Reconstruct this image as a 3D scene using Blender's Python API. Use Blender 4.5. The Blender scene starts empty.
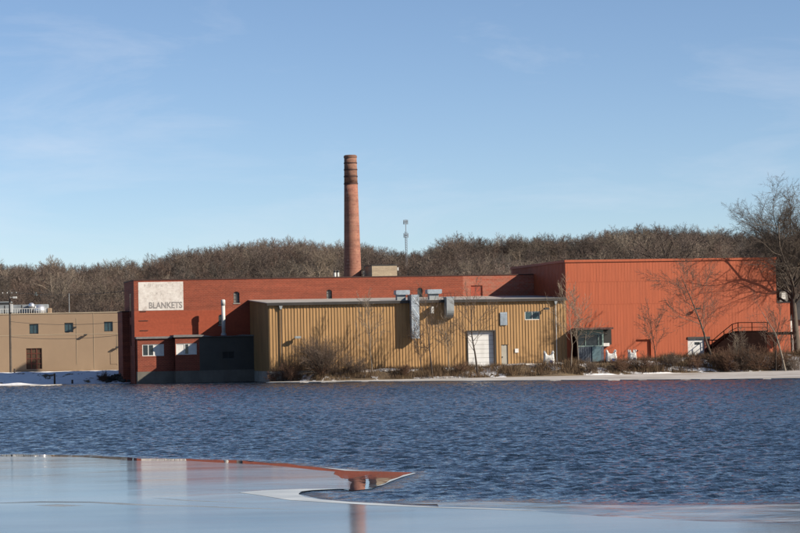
import bpy, bmesh, math, random
import numpy as np
from mathutils import Vector, Matrix
C = bpy.context
scene = C.scene
COL = scene.collection
PI = math.pi
R = math.radians

# ------------------------------------------------------------------ camera
CAM_H = 4.5            # metres above the water
FPX = 2265.0           # focal length in pixels of an 800 px wide picture
PITCH = math.atan(74.5 / FPX)
ROLL = 0.021
_right = Vector((math.cos(ROLL), 0, -math.sin(ROLL)))
_up0 = Vector((math.sin(ROLL), 0, math.cos(ROLL)))
_rp = Matrix.Rotation(PITCH, 3, 'X')
_rr = Matrix.Rotation(ROLL, 3, 'Y')
CAMR = _rp @ _rr @ Matrix.Rotation(PI / 2, 3, 'X')
cam_d = bpy.data.cameras.new('camera')
cam = bpy.data.objects.new('camera', cam_d)
COL.objects.link(cam)
cam.matrix_world = Matrix.Translation((0, 0, CAM_H)) @ CAMR.to_4x4()
cam_d.sensor_width = 36
cam_d.lens = 36 * FPX / 800
cam_d.clip_start = 0.5
cam_d.clip_end = 12000
scene.camera = cam

# ------------------------------------------------------------------ light
TH = R(13)                                   # how the mill is turned away from the picture plane
UX, UY = math.cos(TH), math.sin(TH)          # along the facades
VX, VY = -math.sin(TH), math.cos(TH)         # away from the river
sun_loc = (0.819, -0.574, 0.54)              # towards the sun, in facade axes
SUN = Vector((sun_loc[0]*UX + sun_loc[1]*VX, sun_loc[0]*UY + sun_loc[1]*VY, sun_loc[2])).normalized()
sl = bpy.data.lights.new('sun', 'SUN')
sl.energy = 5.0
sl.angle = R(0.5)
sl.color = (1.0, 0.89, 0.73)
so = bpy.data.objects.new('sun', sl)
COL.objects.link(so)
so.rotation_euler = SUN.to_track_quat('Z', 'Y').to_euler()
so.location = (60, -40, 80)

W = bpy.data.worlds.new('World'); scene.world = W; W.use_nodes = True
nt = W.node_tree; nt.nodes.clear()
def nd(nt, t, **k):
    n = nt.nodes.new(t)
    for a, b in k.items(): setattr(n, a, b)
    return n
o_ = nd(nt, 'ShaderNodeOutputWorld'); bg = nd(nt, 'ShaderNodeBackground')
sky = nd(nt, 'ShaderNodeTexSky', sky_type='NISHITA', sun_disc=False, sun_elevation=math.asin(SUN.z),
         sun_rotation=math.atan2(SUN.x, SUN.y), altitude=1500, air_density=0.8, dust_density=0.45, ozone_density=1.7)
hs = nd(nt, 'ShaderNodeHueSaturation'); hs.inputs['Saturation'].default_value = 1.0
tc = nd(nt, 'ShaderNodeTexCoord')
mp = nd(nt, 'ShaderNodeMapping'); mp.inputs['Scale'].default_value = (7, 7, 30); mp.inputs['Rotation'].default_value = (0, R(-3), 0); mp.inputs['Location'].default_value = (40.7, 14.3, 9.9)
nz = nd(nt, 'ShaderNodeTexNoise'); nz.inputs['Scale'].default_value = 1.0; nz.inputs['Detail'].default_value = 6; nz.inputs['Roughness'].default_value = 0.62; nz.inputs['Distortion'].default_value = 0.5
rp = nd(nt, 'ShaderNodeValToRGB'); rp.color_ramp.elements[0].position = 0.52; rp.color_ramp.elements[0].color = (0, 0, 0, 1)
rp.color_ramp.elements[1].position = 0.80; rp.color_ramp.elements[1].color = (0.24, 0.24, 0.24, 1)
mx = nd(nt, 'ShaderNodeMix', data_type='RGBA')
mx.inputs['B'].default_value = (7.2, 7.3, 7.9, 1)
nt.links.new(tc.outputs['Generated'], mp.inputs['Vector']); nt.links.new(mp.outputs[0], nz.inputs['Vector'])
nt.links.new(nz.outputs['Fac'], rp.inputs[0]); nt.links.new(rp.outputs[0], mx.inputs['Factor'])
nt.links.new(sky.outputs[0], hs.inputs['Color']); tn_ = nd(nt, 'ShaderNodeMix', data_type='RGBA', blend_type='MULTIPLY'); tn_.inputs['Factor'].default_value = 1.0; tn_.inputs['B'].default_value = (0.975, 0.995, 1.04, 1)
nt.links.new(hs.outputs[0], tn_.inputs['A']); nt.links.new(tn_.outputs['Result'], mx.inputs['A'])
nt.links.new(mx.outputs['Result'], bg.inputs[0]); nt.links.new(bg.outputs[0], o_.inputs[0])
bg.inputs[1].default_value = 0.068

vs = scene.view_settings
vs.view_transform = 'Standard'; vs.look = 'None'; vs.exposure = 0.83; vs.gamma = 1.0; vs.use_curve_mapping = False
scene.render.engine = 'CYCLES'

# ------------------------------------------------------------------ geometry of the place
def ray(px, py):
    return (CAMR @ Vector(((px-400)/FPX, -(py-266.5)/FPX, -1.0)))
def at_z(px, py, z=0.0):
    d = ray(px, py); t = (z-CAM_H)/d.z
    return (d.x*t, d.y*t, z)
def at_Y(px, py, Y):
    d = ray(px, py); t = Y/d.y
    return (d.x*t, Y, CAM_H+d.z*t)
_d = ray(270, 382); O = Vector((_d.x*265/_d.y, 265, 0))

class Frame:
    def __init__(s, ox, oy, th):
        s.o = Vector((ox, oy, 0)); s.th = th
        s.u = Vector((math.cos(th), math.sin(th), 0)); s.v = Vector((-math.sin(th), math.cos(th), 0))
    def W(s, a, b, z=0.0):
        p = s.o + s.u*a + s.v*b; return Vector((p.x, p.y, z))
    def px(s, x, y, b):                       # a point of the plane b metres back seen at x, y of the photo
        d = ray(x, y); c = Vector((0, 0, CAM_H))
        t = (b - (c-s.o).dot(s.v))/d.dot(s.v)
        p = c+d*t
        return ((p-s.o).dot(s.u), p.z)
F = Frame(O.x, O.y, TH)
WF = Frame(0, 0, 0.0)

# ------------------------------------------------------------------ materials
MATS = {}
def ramp(nt, fac, stops):
    r = nd(nt, 'ShaderNodeValToRGB')
    e = r.color_ramp.elements
    while len(e) > 1: e.remove(e[-1])
    e[0].position = stops[0][0]; e[0].color = (*stops[0][1], 1)
    for p, c in stops[1:]:
        q = e.new(p); q.color = (*c, 1)
    nt.links.new(fac, r.inputs[0]); return r.outputs[0]
def noise(nt, vec, scale, detail=4, rough=0.55, stretch=(1, 1, 1), dist=0.0):
    m = nd(nt, 'ShaderNodeMapping'); m.inputs['Scale'].default_value = stretch
    nt.links.new(vec, m.inputs['Vector'])
    n = nd(nt, 'ShaderNodeTexNoise'); n.inputs['Scale'].default_value = scale; n.inputs['Detail'].default_value = detail
    n.inputs['Roughness'].default_value = rough; n.inputs['Distortion'].default_value = dist
    nt.links.new(m.outputs[0], n.inputs['Vector']); return n.outputs['Fac']
def mixc(nt, fac, a, b, mode='MIX'):
    m = nd(nt, 'ShaderNodeMix', data_type='RGBA', blend_type=mode)
    for k, v in (('Factor', fac), ('A', a), ('B', b)):
        if isinstance(v, (int, float)): m.inputs[k].default_value = v
        elif isinstance(v, tuple): m.inputs[k].default_value = (*v, 1)
        else: nt.links.new(v, m.inputs[k])
    return m.outputs['Result']
def base(name, rough=0.8, metal=0.0, spec=0.3):
    m = bpy.data.materials.new(name); m.use_nodes = True
    nt = m.node_tree; p = nt.nodes['Principled BSDF']
    p.inputs['Roughness'].default_value = rough; p.inputs['Metallic'].default_value = metal
    p.inputs['Specular IOR Level'].default_value = spec
    t = nd(nt, 'ShaderNodeTexCoord'); MATS[name] = m
    return m, nt, p, t.outputs['Object']
def setc(nt, p, c):
    if isinstance(c, tuple): p.inputs['Base Color'].default_value = (*c, 1)
    else: nt.links.new(c, p.inputs['Base Color'])
def bumpit(nt, p, h, strength=0.3, dist=0.02):
    b = nd(nt, 'ShaderNodeBump'); b.inputs['Strength'].default_value = strength; b.inputs['Distance'].default_value = dist
    nt.links.new(h, b.inputs['Height']); nt.links.new(b.outputs[0], p.inputs['Normal'])
def k(c, f): return tuple(min(1, v*f) for v in c)
ALB = 0.70            # all paints and bricks are this much darker than they look in the sun of the photo
def q_(c): return k(c, ALB)
def mottled(name, c, var=0.18, scale=1.2, rough=0.8, metal=0.0, stretch=(1, 1, 1), dirt=0.0, dirtc=(0.1, 0.08, 0.06), spec=0.3):
    if metal < 0.5: c = q_(c); dirtc = q_(dirtc)
    m, nt, p, v = base(name, rough, metal, spec)
    n1 = noise(nt, v, scale, 6, 0.6, stretch)
    col = ramp(nt, n1, [(0.25, k(c, 1-var)), (0.5, c), (0.78, k(c, 1+var))])
    if dirt > 0:
        n2 = noise(nt, v, scale*0.5, 6, 0.65, (1.6, 1.6, 0.35))
        f = ramp(nt, n2, [(0.48, (0, 0, 0)), (0.75, (dirt, dirt, dirt))])
        col = mixc(nt, f, col, dirtc)
    setc(nt, p, col)
    return m
def brick(name, c, c2, mortar, bw=0.42, bh=0.16, band=0.12, stainc=(0.08, 0.04, 0.03), stain=0.35, axis='XZ'):
    c, c2, mortar, stainc = q_(c), q_(c2), q_(mortar), q_(stainc)
    m, nt, p, v = base(name, 0.88)
    sp = nd(nt, 'ShaderNodeSeparateXYZ'); nt.links.new(v, sp.inputs[0])
    cb = nd(nt, 'ShaderNodeCombineXYZ')
    ad = nd(nt, 'ShaderNodeMath', operation='ADD'); nt.links.new(sp.outputs[0], ad.inputs[0]); nt.links.new(sp.outputs[1], ad.inputs[1])
    nt.links.new(ad.outputs[0], cb.inputs[0]); nt.links.new(sp.outputs[2], cb.inputs[1])
    b = nd(nt, 'ShaderNodeTexBrick'); nt.links.new(cb.outputs[0], b.inputs['Vector'])
    b.inputs['Color1'].default_value = (*c, 1); b.inputs['Color2'].default_value = (*c2, 1); b.inputs['Mortar'].default_value = (*mortar, 1)
    b.inputs['Scale'].default_value = 1.0; b.inputs['Brick Width'].default_value = bw; b.inputs['Row Height'].default_value = bh
    b.inputs['Mortar Size'].default_value = 0.012; b.inputs['Bias'].default_value = 0.0
    n = noise(nt, v, 0.5, 6, 0.6, (0.25, 0.25, 3.2))
    f = ramp(nt, n, [(0.3, (1-band*2.2,)*3), (0.55, (1, 1, 1)), (0.8, (1+band,)*3)])
    col = mixc(nt, 1.0, b.outputs['Color'], f, 'MULTIPLY')
    n2 = noise(nt, v, 0.28, 7, 0.68, (1, 1, 0.45))
    g = ramp(nt, n2, [(0.5, (0, 0, 0)), (0.78, (stain,)*3)])
    col = mixc(nt, g, col, stainc)
    n3 = noise(nt, v, 3.5, 4, 0.7)
    g3 = ramp(nt, n3, [(0.3, (0.84,)*3), (0.7, (1.1,)*3)])
    col = mixc(nt, 1.0, col, g3, 'MULTIPLY')
    setc(nt, p, col)
    return m

brick('mill_brick', (0.315, 0.068, 0.035), (0.25, 0.055, 0.030), (0.36, 0.15, 0.10), stain=0.3)
brick('mill_brick_painted', (0.375, 0.082, 0.040), (0.36, 0.076, 0.037), (0.33, 0.08, 0.044), band=0.05, stain=0.12)
brick('mill_brick_pale', (0.44, 0.105, 0.06), (0.40, 0.15, 0.10), (0.42, 0.24, 0.18), bw=0.5, bh=0.22, stain=0.15)
brick('annex_brick', (0.28, 0.062, 0.034), (0.23, 0.05, 0.03), (0.34, 0.15, 0.10), stain=0.2)
brick('chimney_brick', (0.38, 0.17, 0.115), (0.28, 0.11, 0.08), (0.42, 0.24, 0.18), bw=0.5, bh=0.22, band=0.12, stain=0.4, stainc=(0.46, 0.33, 0.25))
brick('chimney_brick_top', (0.34, 0.17, 0.12), (0.24, 0.115, 0.08), (0.30, 0.22, 0.17), bw=0.5, bh=0.22, band=0.2, stain=0.5)
brick('penthouse_brick', (0.50, 0.40, 0.28), (0.44, 0.34, 0.24), (0.5, 0.42, 0.32), stain=0.15, stainc=(0.25, 0.18, 0.12))
brick('pink_brick', (0.42, 0.20, 0.16), (0.36, 0.16, 0.13), (0.45, 0.32, 0.28), stain=0.1)
mottled('dark_band', (0.06, 0.035, 0.03), 0.3)
mottled('coping', (0.07, 0.035, 0.03), 0.3)
mottled('roof_membrane', (0.16, 0.15, 0.14), 0.25, 0.4)
mottled('flashing', (0.46, 0.44, 0.41), 0.15, 0.8, 0.5, dirt=0.3)
mottled('gutter', (0.045, 0.04, 0.038), 0.25, 0.8, 0.5)
mottled('concrete', (0.36, 0.34, 0.31), 0.2, 1.0, 0.9, dirt=0.6)
mottled('annex_concrete', (0.17, 0.155, 0.135), 0.25, 0.8, 0.9, dirt=0.5, dirtc=(0.08, 0.07, 0.06))
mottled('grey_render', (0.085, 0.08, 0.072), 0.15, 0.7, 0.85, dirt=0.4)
mottled('ledge_metal', (0.20, 0.19, 0.19), 0.3, 2.0, 0.6)
mottled('glass_dark', (0.03, 0.035, 0.04), 0.3, 2.0, 0.15, spec=0.6)
mottled('glass_teal', (0.045, 0.085, 0.10), 0.35, 1.2, 0.2, spec=0.6)
mottled('frame_white', (0.72, 0.72, 0.70), 0.08, 2.0)
mottled('frame_green', (0.24, 0.33, 0.31), 0.2, 2.0)
mottled('board_white', (0.78, 0.76, 0.74), 0.12, 2.5, dirt=0.35, dirtc=(0.3, 0.27, 0.25))
mottled('galvanised', (0.40, 0.46, 0.52), 0.28, 2.2, 0.45, 0.35, dirt=0.3, dirtc=(0.2, 0.22, 0.24))
mottled('galvanised_dull', (0.33, 0.36, 0.38), 0.2, 1.6, 0.6, 0.2, dirt=0.3, dirtc=(0.2, 0.18, 0.15))
mottled('stainless', (0.75, 0.75, 0.76), 0.1, 1.5, 0.3, 0.8)
mottled('stack_white', (0.62, 0.62, 0.60), 0.2, 2.0, 0.5)
mottled('door_white', (0.74, 0.74, 0.74), 0.08, 1.5, 0.6, dirt=0.35, dirtc=(0.4, 0.38, 0.34))
mottled('door_grey', (0.40, 0.38, 0.33), 0.1, 1.5, 0.7)
mottled('door_rustred', (0.40, 0.085, 0.05), 0.15, 1.5, 0.8)
mottled('dark_metal', (0.05, 0.05, 0.052), 0.2, 2.0, 0.6)
mottled('brown_board', (0.16, 0.05, 0.035), 0.3, 2.0)
mottled('fiberglass', (0.20, 0.19, 0.18), 0.2, 2.0)
mottled('stair_steel', (0.016, 0.007, 0.006), 0.3, 1.5, 0.9, spec=0.05)
mottled('blue_grey', (0.085, 0.105, 0.14), 0.25, 1.5, 0.6)
mottled('teal_panel', (0.10, 0.17, 0.20), 0.2, 1.5, 0.5)
mottled('bag_fabric', (0.78, 0.77, 0.74), 0.08, 4.0, 0.9, dirt=0.2, dirtc=(0.5, 0.45, 0.38))
mottled('bag_print', (0.06, 0.09, 0.20), 0.2, 4.0)
mottled('wood_pole', (0.10, 0.08, 0.065), 0.3, 2.0, 0.9)
mottled('black_pane_shade', (0.035, 0.033, 0.032), 0.2, 2.0)
mottled('wood_door', (0.085, 0.05, 0.03), 0.35, 3.0, 0.8)
mottled('dark_roof', (0.05, 0.05, 0.055), 0.3, 1.0)
mottled('light_lens', (0.6, 0.6, 0.58), 0.1, 2.0, 0.4)
mottled('bark', (0.115, 0.09, 0.072), 0.3, 2.5, 0.9, stretch=(2, 2, 0.4))
mottled('bark_dark', (0.06, 0.045, 0.038), 0.3, 2.5, 0.9, stretch=(2, 2, 0.4))
mottled('bark_pale', (0.24, 0.20, 0.16), 0.3, 2.5, 0.9, stretch=(2, 2, 0.4))
mottled('twigs', (0.13, 0.095, 0.075), 0.3, 0.6, 0.9)
mottled('twigs_pale', (0.24, 0.19, 0.145), 0.3, 0.6, 0.9)
mottled('bush_twigs', (0.165, 0.092, 0.060), 0.35, 0.8, 0.9)
mottled('wire', (0.10, 0.10, 0.10), 0.1)
mottled('canopy_paint', (0.17, 0.09, 0.075), 0.2)
mottled('mast_paint', (0.22, 0.22, 0.24), 0.2)
mottled('beige_render', (0.365, 0.26, 0.173), 0.05, 0.5, 0.9, dirt=0.10, dirtc=(0.3, 0.22, 0.15))
mottled('beige_trim', (0.52, 0.42, 0.30), 0.1, 0.8)
mottled('rock_dark', (0.05, 0.045, 0.04), 0.4, 1.0, 0.9)

def sheet_paint(name, c, lap, lapz, dirtc, var=0.08, rough=0.6):
    # painted metal siding: vertical sheet-to-sheet differences, rain streaks, faint horizontal laps
    c, dirtc = q_(c), q_(dirtc)
    m, nt, p, v = base(name, rough)
    n1 = noise(nt, v, 1.0, 3, 0.6, (1.9, 0.5, 0.12))
    col = ramp(nt, n1, [(0.25, k(c, 1-var*1.6)), (0.5, c), (0.75, k(c, 1+var))])
    n2 = noise(nt, v, 0.35, 7, 0.7, (1, 1, 0.5))
    f = ramp(nt, n2, [(0.5, (0, 0, 0)), (0.8, (0.35,)*3)])
    col = mixc(nt, f, col, dirtc)
    n3 = noise(nt, v, 3.0, 5, 0.7, (2.0, 1, 0.1))
    g = ramp(nt, n3, [(0.35, (0.86,)*3), (0.6, (1.02,)*3)])
    col = mixc(nt, 1.0, col, g, 'MULTIPLY')
    setc(nt, p, col)
    return m
sheet_paint('tan_siding', (0.43, 0.255, 0.112), 0, 0, (0.20, 0.12, 0.065), 0.16)
sheet_paint('red_siding', (0.445, 0.103, 0.042), 0, 0, (0.28, 0.085, 0.05), 0.07)

def sign_mat():
    m, nt, p, v = base('sign_paint', 0.85)
    n = noise(nt, v, 1.3, 8, 0.75, (1, 1, 0.8))
    col = ramp(nt, n, [(0.30, (0.30, 0.25, 0.22)), (0.45, (0.50, 0.46, 0.43)), (0.6, (0.58, 0.55, 0.52))])
    n2 = noise(nt, v, 5, 5, 0.8, (0.4, 1, 2))
    g = ramp(nt, n2, [(0.33, (0.80,)*3), (0.52, (1, 1, 1))])
    setc(nt, p, mixc(nt, 1.0, col, g, 'MULTIPLY'))
sign_mat()
def letter_mat(name, c, cover):
    m, nt, p, v = base(name, 0.85)
    n = noise(nt, v, 2.6, 6, 0.8)
    f = ramp(nt, n, [(cover-0.08, (0, 0, 0)), (cover+0.08, (1, 1, 1))])
    setc(nt, p, mixc(nt, f, (0.48, 0.45, 0.42), k(c, 0.75)))
letter_mat('letter_paint', (0.25, 0.235, 0.23), 0.38)
letter_mat('letter_faded', (0.42, 0.38, 0.35), 0.50)

def ground_mat():
    m, nt, p, v = base('ground', 0.95)
    n = noise(nt, v, 0.25, 8, 0.7)
    col = ramp(nt, n, [(0.3, (0.06, 0.043, 0.030)), (0.5, (0.11, 0.08, 0.05)), (0.7, (0.16, 0.12, 0.074))])
    n2 = noise(nt, v, 0.55, 6, 0.65, (1, 0.6, 1))
    sp = nd(nt, 'ShaderNodeSeparateXYZ'); nt.links.new(v, sp.inputs[0])
    # more snow on the bank west of the mill, none up in the woods
    lx = nd(nt, 'ShaderNodeMapRange'); lx.inputs['From Min'].default_value = -30; lx.inputs['From Max'].default_value = -36
    lx.inputs['To Min'].default_value = 0.0; lx.inputs['To Max'].default_value = 0.16; nt.links.new(sp.outputs[0], lx.inputs['Value'])
    ly = nd(nt, 'ShaderNodeMapRange'); ly.inputs['From Min'].default_value = 300; ly.inputs['From Max'].default_value = 330
    ly.inputs['To Min'].default_value = 0.0; ly.inputs['To Max'].default_value = -0.5; nt.links.new(sp.outputs[1], ly.inputs['Value'])
    a = nd(nt, 'ShaderNodeMath', operation='ADD'); nt.links.new(lx.outputs[0], a.inputs[0]); nt.links.new(ly.outputs[0], a.inputs[1])
    b = nd(nt, 'ShaderNodeMath', operation='ADD'); nt.links.new(a.outputs[0], b.inputs[0]); nt.links.new(n2, b.inputs[1])
    f = ramp(nt, b.outputs[0], [(0.53, (0, 0, 0)), (0.57, (1, 1, 1))])
    setc(nt, p, mixc(nt, f, col, (0.62, 0.63, 0.66)))
    bumpit(nt, p, noise(nt, v, 1.5, 6, 0.7), 0.6, 0.15)
ground_mat()
def snow_mat(name, c, c2):
    m, nt, p, v = base(name, 0.7)
    n = noise(nt, v, 0.35, 7, 0.7, (0.4, 1, 1))
    setc(nt, p, ramp(nt, n, [(0.38, c2), (0.56, c)]))
    bumpit(nt, p, noise(nt, v, 1.2, 5, 0.6), 0.4, 0.1)
snow_mat('shore_snow', (0.42, 0.41, 0.40), (0.22, 0.195, 0.17))
snow_mat('white_snow', (0.62, 0.62, 0.64), (0.42, 0.40, 0.38))

def water_mat():
    m, nt, p, v = base('water', 0.07, 0, 0.5)
    p.inputs['IOR'].default_value = 1.333
    setc(nt, p, (0.010, 0.020, 0.036))
    n1 = noise(nt, v, 1.0, 5, 0.62, (2.0, 0.75, 1), 0.35)
    n2 = noise(nt, v, 1.0, 3, 0.6, (0.28, 0.10, 1), 0.2)
    n3 = noise(nt, v, 1.0, 3, 0.6, (4.6, 1.8, 1), 0.2)
    s1 = nd(nt, 'ShaderNodeMath', operation='MULTIPLY_ADD'); nt.links.new(n2, s1.inputs[0]); s1.inputs[1].default_value = 0.7; nt.links.new(n1, s1.inputs[2])
    s2 = nd(nt, 'ShaderNodeMath', operation='MULTIPLY_ADD'); nt.links.new(n3, s2.inputs[0]); s2.inputs[1].default_value = 0.22; nt.links.new(s1.outputs[0], s2.inputs[2])
    # gusts: wide patches where the ripples are rougher or calmer
    g = noise(nt, v, 1.0, 3, 0.5, (0.02, 0.045, 1), 0.3)
    mr = nd(nt, 'ShaderNodeMapRange'); mr.inputs['From Min'].default_value = 0.3; mr.inputs['From Max'].default_value = 0.7
    mr.inputs['To Min'].default_value = 0.75; mr.inputs['To Max'].default_value = 1.0; nt.links.new(g, mr.inputs['Value'])
    b = nd(nt, 'ShaderNodeBump'); b.inputs['Distance'].default_value = 0.22
    nt.links.new(mr.outputs[0], b.inputs['Strength'])
    nt.links.new(s2.outputs[0], b.inputs['Height']); nt.links.new(b.outputs[0], p.inputs['Normal'])
water_mat()
def calm_mat(name, dist, sx=0.35, sy=0.12):
    m, nt, p, v = base(name, 0.02, 0, 0.5)
    p.inputs['IOR'].default_value = 1.333
    setc(nt, p, (0.012, 0.022, 0.038))
    b = nd(nt, 'ShaderNodeBump'); b.inputs['Distance'].default_value = dist; b.inputs['Strength'].default_value = 1.0
    nt.links.new(noise(nt, v, 1.0, 4, 0.6, (sx, sy, 1), 0.3), b.inputs['Height']); nt.links.new(b.outputs[0], p.inputs['Normal'])
calm_mat('calm_water', 0.006)
def slush_mat():
    m, nt, p, v = base('slush_water', 0.14, 0, 0.25)
    n = noise(nt, v, 1.0, 6, 0.65, (0.35, 0.6, 1), 0.6)
    setc(nt, p, ramp(nt, n, [(0.36, (0.03, 0.045, 0.065)), (0.5, (0.13, 0.15, 0.175)), (0.62, (0.24, 0.25, 0.27))]))
    p.inputs['IOR'].default_value = 1.2
    bumpit(nt, p, noise(nt, v, 1.0, 4, 0.6, (0.5, 0.35, 1), 0.3), 1.0, 0.05)
slush_mat()
def ice_mat():
    m, nt, p, v = base('ice', 0.16, 0, 0.22); p.inputs['IOR'].default_value = 1.17
    n = noise(nt, v, 1.0, 6, 0.6, (0.05, 0.14, 1), 0.5)
    setc(nt, p, ramp(nt, n, [(0.35, (0.075, 0.105, 0.145)), (0.5, (0.115, 0.145, 0.185)), (0.62, (0.17, 0.195, 0.23))]))
    r = nd(nt, 'ShaderNodeMapRange'); r.inputs['From Min'].default_value = 0.35; r.inputs['From Max'].default_value = 0.65
    r.inputs['To Min'].default_value = 0.068; r.inputs['To Max'].default_value = 0.105
    nt.links.new(noise(nt, v, 1.0, 4, 0.6, (0.04, 0.12, 1), 1.0), r.inputs['Value']); nt.links.new(r.outputs[0], p.inputs['Roughness'])
    bumpit(nt, p, noise(nt, v, 1.0, 3, 0.5, (0.15, 0.25, 1)), 1.0, 0.012)
    m, nt, p, v = base('frost', 0.55, 0, 0.3)
    n = noise(nt, v, 1.0, 5, 0.6, (0.3, 0.5, 1))
    setc(nt, p, ramp(nt, n, [(0.35, (0.32, 0.36, 0.395)), (0.6, (0.44, 0.48, 0.51))]))
ice_mat()
snow_mat('ice_ridge', (0.22, 0.25, 0.28), (0.12, 0.145, 0.17))
def tint_mat(name, rough=0.9):
    m, nt, p, v = base(name, rough)
    a = nd(nt, 'ShaderNodeAttribute'); a.attribute_name = 'tint'
    nt.links.new(a.outputs['Color'], p.inputs['Base Color'])
tint_mat('forest'); tint_mat('brush')

# ------------------------------------------------------------------ builders
def props(o, label=None, cat=None, group=None, kind=None):
    if label: o['label'] = label
    if cat: o['category'] = cat
    if group: o['group'] = group
    if kind: o['kind'] = kind
    return o
def thing(name, label, cat, fr, a, b, z, group=None):
    o = bpy.data.objects.new(name, None); COL.objects.link(o)
    o.empty_display_size = 0.5
    o.location = fr.W(a, b, z); o.rotation_euler = (0, 0, fr.th)
    props(o, label, cat, group)
    ORG[o.name] = (fr, Vector((a, b, z)))
    return o
ORG = {}
class MB:
    """collects faces in the axes of a frame"""
    def __init__(s): s.v = []; s.f = []
    def quad(s, *p):
        n = len(s.v); s.v += [tuple(q) for q in p]; s.f.append(tuple(range(n, n+len(p))))
    def box(s, a0, a1, b0, b1, z0, z1):
        n = len(s.v)
        s.v += [(a0, b0, z0), (a1, b0, z0), (a1, b1, z0), (a0, b1, z0), (a0, b0, z1), (a1, b0, z1), (a1, b1, z1), (a0, b1, z1)]
        for q in ((0, 3, 2, 1), (4, 5, 6, 7), (0, 1, 5, 4), (1, 2, 6, 5), (2, 3, 7, 6), (3, 0, 4, 7)): s.f.append(tuple(n+i for i in q))
        return s
    def prism(s, pts, axis, c0, c1):
        """outline pts extruded along an axis: 'a' pts=(b,z), 'b' pts=(a,z), 'z' pts=(a,b)"""
        def P(p, c): return {'a': (c, p[0], p[1]), 'b': (p[0], c, p[1]), 'z': (p[0], p[1], c)}[axis]
        n = len(s.v); m = len(pts)
        s.v += [P(p, c0) for p in pts]+[P(p, c1) for p in pts]
        s.f.append(tuple(n+i for i in range(m))[::-1]); s.f.append(tuple(n+m+i for i in range(m)))
        for i in range(m):
            j = (i+1) % m; s.f.append((n+i, n+j, n+m+j, n+m+i))
        return s
    def tube(s, p, q, r0, r1=None, n=8, cap=True):
        r1 = r0 if r1 is None else r1
        p, q = Vector(p), Vector(q); d = (q-p).normalized()
        x = d.cross(Vector((0, 0, 1)) if abs(d.z) < 0.9 else Vector((1, 0, 0))).normalized(); y = d.cross(x)
        b = len(s.v)
        for c, r in ((p, r0), (q, r1)):
            for i in range(n):
                t = 2*PI*i/n; s.v.append(tuple(c+x*math.cos(t)*r+y*math.sin(t)*r))
        for i in range(n):
            j = (i+1) % n; s.f.append((b+i, b+j, b+n+j, b+n+i))
        if cap: s.f.append(tuple(b+i for i in range(n))[::-1]); s.f.append(tuple(b+n+i for i in range(n)))
        return s
    def lathe(s, a, b, prof, n=24):
        base_ = len(s.v)
        for z, r in prof:
            for i in range(n):
                t = 2*PI*i/n; s.v.append((a+r*math.cos(t), b+r*math.sin(t), z))
        for j in range(len(prof)-1):
            for i in range(n):
                i2 = (i+1) % n; o = base_+j*n
                s.f.append((o+i, o+i2, o+n+i2, o+n+i))
        s.f.append(tuple(base_+i for i in range(n))[::-1]); s.f.append(tuple(base_+(len(prof)-1)*n+i for i in range(n)))
        return s
    def build(s, name, mat, parent=None, fr=None, org=None, smooth=False, label=None, fix=True):
        me = bpy.data.meshes.new(name)
        if parent is not None:
            root = parent
            while root.parent: root = root.parent
            fr, org = ORG[root.name]
        org = Vector(org) if org is not None else Vector((0, 0, 0))
        me.from_pydata([(v[0]-org.x, v[1]-org.y, v[2]-org.z) for v in s.v], [], s.f)
        if fix:
            bm = bmesh.new(); bm.from_mesh(me); bmesh.ops.recalc_face_normals(bm, faces=bm.faces); bm.to_mesh(me); bm.free()
        me.materials.append(MATS[mat])
        if smooth:
            for p in me.polygons: p.use_smooth = True
        o = bpy.data.objects.new(name, me); COL.objects.link(o)
        if parent is not None: o.parent = parent
        else:
            o.location = fr.W(org.x, org.y, org.z); o.rotation_euler = (0, 0, fr.th)
            ORG[o.name] = (fr, org)
        if label: o['label'] = label
        return o
def pane_wall(mb, a0, a1, z0, z1, b, holes, reveal):
    """front wall sheet at plane b with rectangular openings and their reveals going back"""
    As = sorted({a0, a1, *[h[0] for h in holes], *[h[1] for h in holes]}); Zs = sorted({z0, z1, *[h[2] for h in holes], *[h[3] for h in holes]})
    for i in range(len(As)-1):
        for j in range(len(Zs)-1):
            ca, cz = (As[i]+As[i+1])/2, (Zs[j]+Zs[j+1])/2
            if any(h[0] < ca < h[1] and h[2] < cz < h[3] for h in holes): continue
            mb.quad((As[i], b, Zs[j]), (As[i+1], b, Zs[j]), (As[i+1], b, Zs[j+1]), (As[i], b, Zs[j+1]))
    for h in holes:
        x0, x1, y0, y1 = h[:4]; c = b+reveal
        mb.quad((x0, b, y0), (x0, b, y1), (x0, c, y1), (x0, c, y0)); mb.quad((x1, b, y0), (x1, c, y0), (x1, c, y1), (x1, b, y1))
        mb.quad((x0, b, y1), (x1, b, y1), (x1, c, y1), (x0, c, y1)); mb.quad((x0, b, y0), (x0, c, y0), (x1, c, y0), (x1, b, y0))
def rect(fr, b, x0, x1, y0, y1):
    """a rectangle of the plane b given by its edges in the photo, at its true place: a0, a1, z0, z1"""
    xm, ym = (x0+x1)/2, (y0+y1)/2
    return (fr.px(x0, ym, b)[0], fr.px(x1, ym, b)[0], fr.px(xm, y1, b)[1], fr.px(xm, y0, b)[1])
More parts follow.
